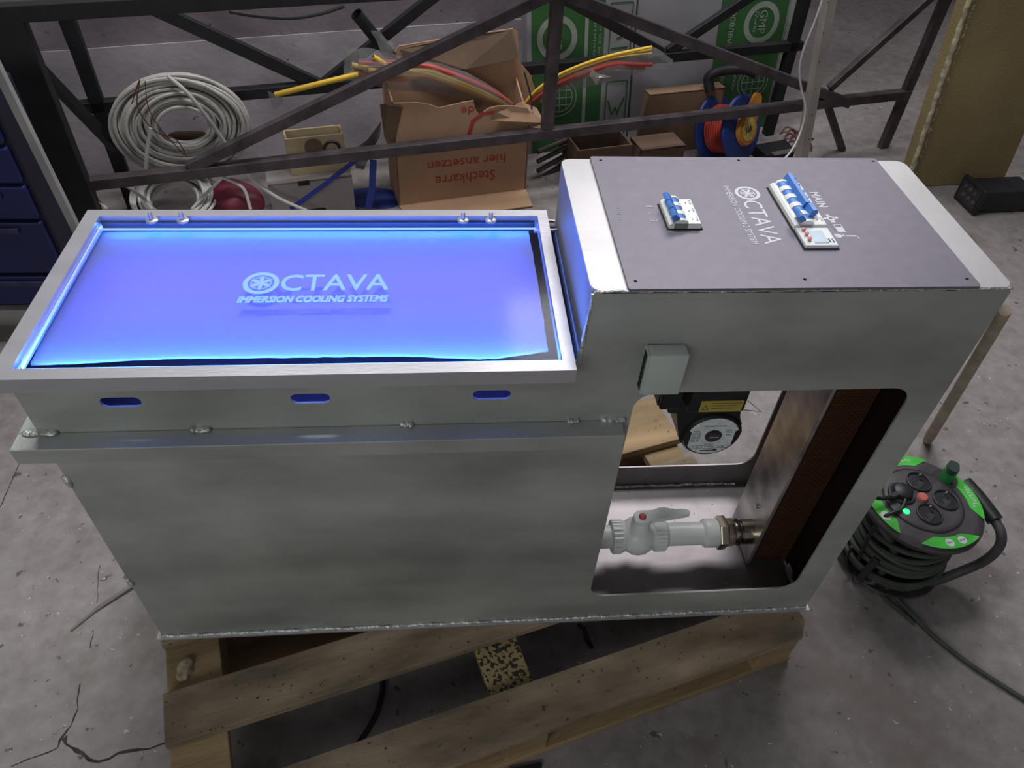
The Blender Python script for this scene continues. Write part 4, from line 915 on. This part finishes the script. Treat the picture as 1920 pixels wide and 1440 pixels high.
text('16A', rc + ax * .0792 - u1 * -.018 * -1 + u2 * -.010, u1 * 1, u2, .034, .020, M['ink'], reel2, .0004)
mb = MB(); hp = [rc - ax * .05 + u2 * .13 - u1 * .02, rc - ax * .05 + u2 * .175 - u1 * .02, rc - ax * .01 + u2 * .19, rc + ax * .06 + u2 * .185 + u1 * .02, rc + ax * .10 + u2 * .165 + u1 * .03]
mb.tube(spline(hp, 6), .017, 12); mb.build('handle', M['black'], reel2, True)
mb = MB(); mb.tube(spline([rc - ax * .07 + u2 * .14, rc - ax * .08 + u1 * .06 - u2 * .06, rc - ax * .07 + u1 * .07 - u2 * .13, rc + ax * .06 + u1 * .08 - u2 * .135]), .007, 8); mb.build('stand_tube', M['black'], reel2, True)
# things at the rack's right foot
mb = MB(); q = wa(1455, 290, 1.36); mb.obox([wp(s_, c_, z_) for z_ in (FZ, FZ + .035) for s_, c_ in ((1.93, 1.30), (2.05, 1.31), (2.06, 1.39), (1.92, 1.38))], .003)
tb = mb.build('black_tray', M['black']); mb = MB(); mb.beam(wp(1.95, 1.30, FZ + .037), wp(2.06, 1.31, FZ + .037), .02, .003); mb.build('metal_strip', M['rod'], tb); tag(tb, 'small black tray with a metal strip at the foot of the rack', 'tray')
mb = MB()
for k in range(7):
    a = fl(1462 + k * 5, 252 + (k * 13) % 22); mb.tube(spline([a, a + Vector((.03, .02, .02)), a + Vector((.05, -.02 * (k % 3), .012)), a + Vector((.07, .01, .004))]), .003, 6)
tag(mb.build('cable_scraps', M['cable_red'], smooth=True), 'small heap of cable scraps on the floor behind the beige post', 'scraps')

# ------------------------------------------------------------------ blue cabinet at the left
cab = thing('blue_cabinet', 'dark blue steel cabinet with drawers left of the rack', 'cabinet', (-.8, .92, FZ))
yc0 = .85; xr = -.392
mb = MB(); mb.box(-1.3, xr, yc0 + .004, yc0 + .10, -.02, .49, .004); mb.build('body', M['navy'], cab)
for k, (za, zb_) in enumerate(((-.005, .075), (.083, .215), (.223, .30), (.308, .385), (.393, .485))):
    mb = MB(); mb.box(-1.29, xr - .01, yc0 - .010, yc0 + .004, za, zb_, .004); dr_ = mb.build('drawer', M['blue_cr'], cab)
    mb = MB(); mb.box(-1.2, xr - .06, yc0 - .016, yc0 - .010, zb_ - .026, zb_ - .012, .002); mb.build('handle_strip', M['blue_cr2'], dr_)
mb = MB(); mb.box(-1.3, xr, yc0 - .012, yc0 + .09, -.045, -.021, .002); mb.build('base_rail', M['post_lt'], cab)
for x_ in (-1.25, -.40):
    mb = MB(); mb.box(x_ - .02, x_ + .02, yc0 + .02, yc0 + .06, FZ, -.0455); mb.build('foot', M['steel_bk'], cab)

# ------------------------------------------------------------------ mustard padded panel at the right
c_s = 1.02
bl, br = wp(2.09, c_s, FZ), wp(2.53, c_s - .04, FZ)
tl = wa(1800, 0, c_s); dirv = (tl - wa(1685, 350, c_s)); dirv = dirv / dirv.z
P0 = fl(1697, 352); P1 = fl(1880, 343)
W_ = (P1 - P0); nn = W_.cross(Z).normalized()
mb = MB(); hh = .9
mb.obox([P0, P1, P1 - nn * .05, P0 - nn * .05, P0 + dirv * hh, P1 + dirv * hh, P1 + dirv * hh - nn * .05, P0 + dirv * hh - nn * .05], .004)
sl = mb.build('padded_panel', M['foam_y']); tag(sl, 'tall mustard brown padded panel leaning at the right behind the tank', 'panel')
mb = MB(); pts = []; rad = []
for k in range(110):
    q = P0 + dirv * (hh * k / 109) + nn * .004; q = q + W_.normalized() * (.003 * noise.noise(q * 60)); pts.append(q); rad.append(.008 + .003 * noise.noise(q * 50))
mb.tube(pts, .01, 8, radii=rad); mb.build('foam_edge', M['foam_e'], sl, True)
mb = MB()
rr = random.Random(3)
for k in range(80):
    t = rr.random(); q = P0 + dirv * (hh * t) + W_.normalized() * (.016 + .008 * rr.random()) + nn * .001; mb.blob(q, .004, .002, .006 * rr.random() + .002, .5, 200, 1, k)
fo = mb.build('foam_crumbs', M['foam_e'], sl, True); fo['kind'] = 'stuff'
# controller on the floor
ctl = thing('controller', 'small black panel controller lying on the floor by the mustard panel', 'controller', (2.25, 1.45, FZ))
R4 = Matrix.Translation((2.25, 1.455, FZ)) @ Matrix.Rotation(math.radians(4), 4, 'Z')
mb = MB(); mb.box(-.085, .10, -.045, .050, .008, .078, .004, mx=R4); body = mb.build('housing', M['black'], ctl)
mb = MB(); mb.box(-.100, -.085, -.056, .060, 0, .088, .005, mx=R4); mb.build('bezel', M['black'], ctl)
mb = MB(); mb.box(-.101, -.0995, -.045, .048, .012, .075, .002, mx=R4); mb.build('front_face', M['reel_k2'], ctl)
for j in range(2):
    for k in range(3): mb = MB(); mb.lathe([(.0075, 0), (.0065, .002)], R4 @ Vector((-.1010, .030 - k * .026 - j * .008, .060 - j * .026)), R4.to_3x3() @ -X, 16); mb.build('button', M['reel_k'], ctl, True)
plate('round_grille', [circ(0, 0, .022, 28), circ(0, 0, .017, 28)], .001, R4 @ Vector((.03, .012, .078)), X, Y, M['reel_k2'], ctl)
mb = MB()
for k in range(5): mb.beam(R4 @ Vector((.014 + k * .008, -.004, .0785)), R4 @ Vector((.014 + k * .008, .028, .0785)), .003, .001)
mb.build('round_grille', M['reel_k2'], ctl)
mb = MB(); mb.box(.098, .106, -.048, .052, .0, .03, .002, mx=R4); mb.box(.098, .104, -.02, .03, .03, .07, .002, mx=R4); mb.build('terminal_row', M['black'], ctl)
# far bulk
mb = MB(); mb.blob((3.35, 3.75, .12), .62, .35, .34, .3, 3, 4, 3); tag(mb.build('dark_bundle', M['far_dk'], smooth=True), 'dark covered heap far behind the right end of the rack', 'bundle')
# wooden stick
a_ = fl(1737, 829); b_ = at(1880, 590, (1, 0, 0), 1.066); d_ = (b_ - a_); mb = MB()
n_ = 14; pts = [a_ + Z * .006 + d_ * (k / n_ * 1.0) for k in range(n_ + 1)]; mb.tube(pts, .011, 12, radii=[.0095] + [.0112 - .0045 * k / n_ for k in range(1, n_ + 1)])
tag(mb.build('wooden_stick', M['stick'], smooth=True), 'beige wooden handle leaning against the right side of the tank', 'stick')

# ================================================================== EXTENSION REEL
RX, RY, RZ = 1.314, .165, .060
er = thing('extension_reel', 'black extension cable reel with green stickers on the floor right of the tank', 'cable reel', (RX, RY, FZ))
mb = MB(); mb.lathe([(.104, -.010), (.107, -.006), (.107, 0), (.100, .006), (.094, .008), (.090, .0085)], (RX, RY, RZ - .006), Z, 64); top_d = mb.build('top_disc', M['reel_k'], er, True)
mb = MB(); mb.lathe([(.0685, 0), (.0685, .002), (.066, .0035), (.060, .004)], (RX - .002, RY, RZ + .002), Z, 56); pl = mb.build('socket_plate', M['reel_k'], er, True)
mb = MB(); mb.lathe([(.0715, 0), (.0715, .0012), (.0690, .0012), (.0690, 0)], (RX - .002, RY, RZ + .0022), Z, 56, caps=False); mb.build('plate_groove', M['hole'], er)
zs = RZ + .0062
for k, (dx, dy) in enumerate(((.006, .037), (.037, -.005), (-.008, -.034))):
    q = (RX + dx, RY + dy, zs)
    mb = MB(); mb.lathe([(.0225, -.003), (.0225, .0035), (.0212, .0042), (.0200, .0035), (.0190, -.001), (.0001, -.001)], q, Z, 36, caps=False); so = mb.build('socket', M['reel_k2'], er, True)
    mb = MB(); mb.lathe([(.0185, 0), (.0001, .0002)], (q[0], q[1], zs + .0004), Z, 28); mb.build('socket_well', M['black'], so)
    mb = MB(); mb.prism([(-.012, -.005), (.012, -.005), (.010, .006), (-.010, .006)], (q[0] - .003, q[1] - .007, zs), Vector((.8, .6, 0)), Vector((-.6, .8, 0)), .0016); mb.build('socket_insert', M['reel_k2'], so)
    for s_ in (-1, 1):
        mb = MB(); mb.lathe([(.0022, 0), (.0022, .0006)], (q[0] + s_ * .0095 * .8, q[1] + s_ * .0095 * .6, zs + .0013), Z, 10); mb.build('pin_hole', M['hole'], so)
    mb = MB(); mb.box(q[0] + .006, q[0] + .0085, q[1] + .013, q[1] + .0155, zs + .0015, zs + .006); mb.build('earth_clip', M['alu_top'], so)
mb = MB(); mb.lathe([(.0095, 0), (.0095, .006), (.008, .008)], (RX - .004, RY + .002, zs - .002), Z, 24); mb.build('red_button', M['redbtn'], er, True)
mb = MB(); mb.lathe([(.0058, 0), (.0058, .003), (.004, .004)], (RX - .047, RY - .026, zs - .002), Z, 20); il = mb.build('indicator_lamp', M['led_g'], er, True); il['label'] = 'glowing green indicator lamp'
# plug in the left socket
q = Vector((RX - .039, RY + .012, zs))
mb = MB(); mb.lathe([(.0235, -.003), (.0235, .0045), (.0215, .0055), (.019, .0045)], q, Z, 32); mb.build('socket', M['reel_k2'], er, True)
mb = MB(); mb.lathe([(.0175, 0), (.0180, .008), (.0165, .013), (.014, .0145)], q, Z, 28); plg = mb.build('plug', M['black'], er, True)
mb = MB(); mb.beam(q + Vector((-.006, -.003, .009)), q + Vector((-.032, -.013, .008)), .012, .010, bevel=.003); mb.build('plug_neck', M['black'], er)
mb = MB(); mb.tube(spline([q + Vector((-.03, -.014, .012)), q + Vector((-.055, -.018, .014)), q + Vector((-.085, -.010, .02)), q + Vector((-.12, .01, .0)), q + Vector((-.145, .035, -.09)), q + Vector((-.150, .07, -.165)), q + Vector((-.145, .14, -.182)), q + Vector((-.13, .24, -.182))]), .0036, 8); mb.build('plug_cord', M['cable_k'], er, True)
mb = MB(); mb.tube(spline([q + Vector((-.004, -.018, .008)), q + Vector((-.02, -.036, .004)), q + Vector((-.05, -.045, -.004)), q + Vector((-.062, -.052, -.05)), q + Vector((-.06, -.06, -.12))]), .0034, 8); mb.build('plug_cord', M['cable_k'], er, True)
def sticker(a0, a1, r0, r1, n=14):
    o_ = [(r1 * math.cos(math.radians(a0 + (a1 - a0) * k / n)), r1 * math.sin(math.radians(a0 + (a1 - a0) * k / n))) for k in range(n + 1)]
    mid = (a0 + a1) / 2; i_ = []
    for k in range(n + 1):
        a = a1 + (a0 - a1) * k / n; t = abs((a - mid) / ((a1 - a0) / 2)); r_ = r0 + (r1 - r0) * max(0, (t - .55) / .45) ** 1.4 * .95
        i_.append((r_ * math.cos(math.radians(a)), r_ * math.sin(math.radians(a))))
    mb = MB(); mb.prism(o_ + i_, (RX, RY, RZ + .0028), X, Y, .0006); return mb.build('sticker', M['reel_g'], er)
sticker(62, 128, .080, .103); s2 = sticker(-27, 33, .080, .103); s3 = sticker(-118, -52, .080, .103); sticker(165, 222, .080, .103)
pass
def radial_text(body, ang, r, wd, ht, m, rd=0):
    a = math.radians(ang + rd); x_ = Vector((math.cos(a), math.sin(a), 0)); y_ = Z.cross(x_); c = Vector((RX + r * math.cos(math.radians(ang)), RY + r * math.sin(math.radians(ang)), RZ + .0036))
    return text(body, c - x_ * wd / 2 - y_ * ht / 2, x_, y_, wd, ht, m, er, .0003)
radial_text('Thorsman', 2, .0915, .046, .0115, M['print'], 90)
radial_text('Multibox Plus', 92, .0915, .040, .006, M['print'], -90)
for a_ in (-88, -72):
    mb = MB(); mb.lathe([(.0078, 0), (.0078, .0003)], (RX + .0915 * math.cos(math.radians(a_)), RY + .0915 * math.sin(math.radians(a_)), RZ + .0034), Z, 24); mb.build('sticker_dot', M['print'], er)
radial_text('250V', -88, .0915, .011, .0035, M['ink'], 90); radial_text('IP20', -72, .0915, .011, .0035, M['ink'], 90)
mb = MB(); mb.lathe([(.0095, 0), (.0095, .0003)], (RX + .0915 * math.cos(math.radians(200)), RY + .0915 * math.sin(math.radians(200)), RZ + .0034), Z, 24); mb.build('sticker_dot', M['print'], er)
kx, ky = RX + .064, RY + .046
mb = MB(); mb.lathe([(.018, 0), (.022, .001), (.022, .004)], (kx, ky, RZ), Z, 28); mb.build('knob_well', M['reel_k2'], er)
mb = MB(); mb.lathe([(.0125, 0), (.013, .002), (.0115, .026)], (kx, ky, RZ + .003), Z, 28); mb.build('winding_knob', M['knob_g'], er, True)
mb = MB(); mb.prism(rrect(-.0135, .0135, -.0095, .0095, .008), (kx, ky, RZ + .028), Vector((.45, .89, 0)), Vector((-.89, .45, 0)), .012); mb.build('knob_cap', M['knob_k'], er)
mb = MB(); mb.lathe([(.055, 0), (.055, .15)], (RX, RY, FZ + .008), Z, 40); mb.build('drum', M['reel_k2'], er)
mb = MB(); mb.lathe([(.10, 0), (.102, .003), (.10, .006)], (RX, RY, FZ + .006), Z, 48); mb.build('bottom_disc', M['reel_k2'], er)
rr = random.Random(8)
for k in range(12):
    z_ = FZ + .020 + k * .0125; n_ = 48; R_ = .088 + rr.uniform(-.006, .004); ph = rr.random() * 6; tl = rr.uniform(.004, .012)
    mb = MB(); mb.tube([(RX + R_ * math.cos(2 * PI * j / n_), RY + R_ * math.sin(2 * PI * j / n_), min(RZ - .022, z_ + tl * math.sin(2 * PI * j / n_ + ph))) for j in range(n_)], .0055, 8, closed=True); mb.build('cord_turn', M['cable_g'], er, True)
# carrying frame of bent tube
g0 = fl(1800, 898, .045); g1 = fl(1868, 978, .030)
hand = [fl(1808, 905, .044), fl(1835, 935, .042), fl(1866, 976, .036)]
mb = MB(); mb.tube(spline(hand), .014, 14, radii=None); mb.build('grip', M['black'], er, True)
mb = MB(); mb.tube(spline([hand[-1], fl(1877, 1000, .028), fl(1873, 1026, .0), fl(1845, 1052, -.045), fl(1800, 1072, -.085), fl(1750, 1090, -.108), fl(1700, 1098, -.111), fl(1655, 1100, -.111)], 8), .0088, 12); mb.build('frame_tube', M['reel_k'], er, True)
mb = MB(); mb.tube(spline([fl(1633, 958, .035), fl(1650, 985, .030), fl(1668, 1012, .012), fl(1676, 1032, -.015), fl(1668, 1052, -.05), fl(1648, 1078, -.09), fl(1632, 1092, -.11), fl(1600, 1085, -.111)], 8), .0075, 12); mb.build('frame_tube', M['reel_k'], er, True)
mb = MB(); mb.tube([fl(1646, 1046, -.04), fl(1612, 1086, -.105)], .0075, 12); mb.build('frame_tube', M['reel_k2'], er, True)
mb = MB(); mb.tube(spline([fl(1597, 1025, -.03), fl(1588, 1050, -.08), fl(1598, 1076, -.112), fl(1620, 1085, -.114), fl(1640, 1062, -.08)]), .003, 8); mb.build('cord_loop', M['cable_k'], er, True)
gc = [fl(1660, 1100, FZ + .006), fl(1700, 1142, FZ + .005), fl(1750, 1192, FZ + .005), fl(1820, 1246, FZ + .005), fl(1925, 1314, FZ + .005), fl(1990, 1352, FZ + .005)]
mb = MB(); mb.tube(spline([wp_ for wp_ in [fl(1640, 1080, FZ + .02)] + gc]), .0042, 10); tag(mb.build('floor_cable', M['cable_g'], smooth=True), 'grey-green cable running from the reel over the floor to the right edge', 'cable')
mb = MB(); mb.tube(spline([fl(1640, 1098, FZ + .005), fl(1660, 1122, FZ + .004), fl(1690, 1148, FZ + .004), fl(1715, 1170, FZ + .004)]), .0034, 8); tag(mb.build('floor_cable', M['cable_g'], smooth=True), 'short parallel piece of green cable beside the start of the long one', 'cable')
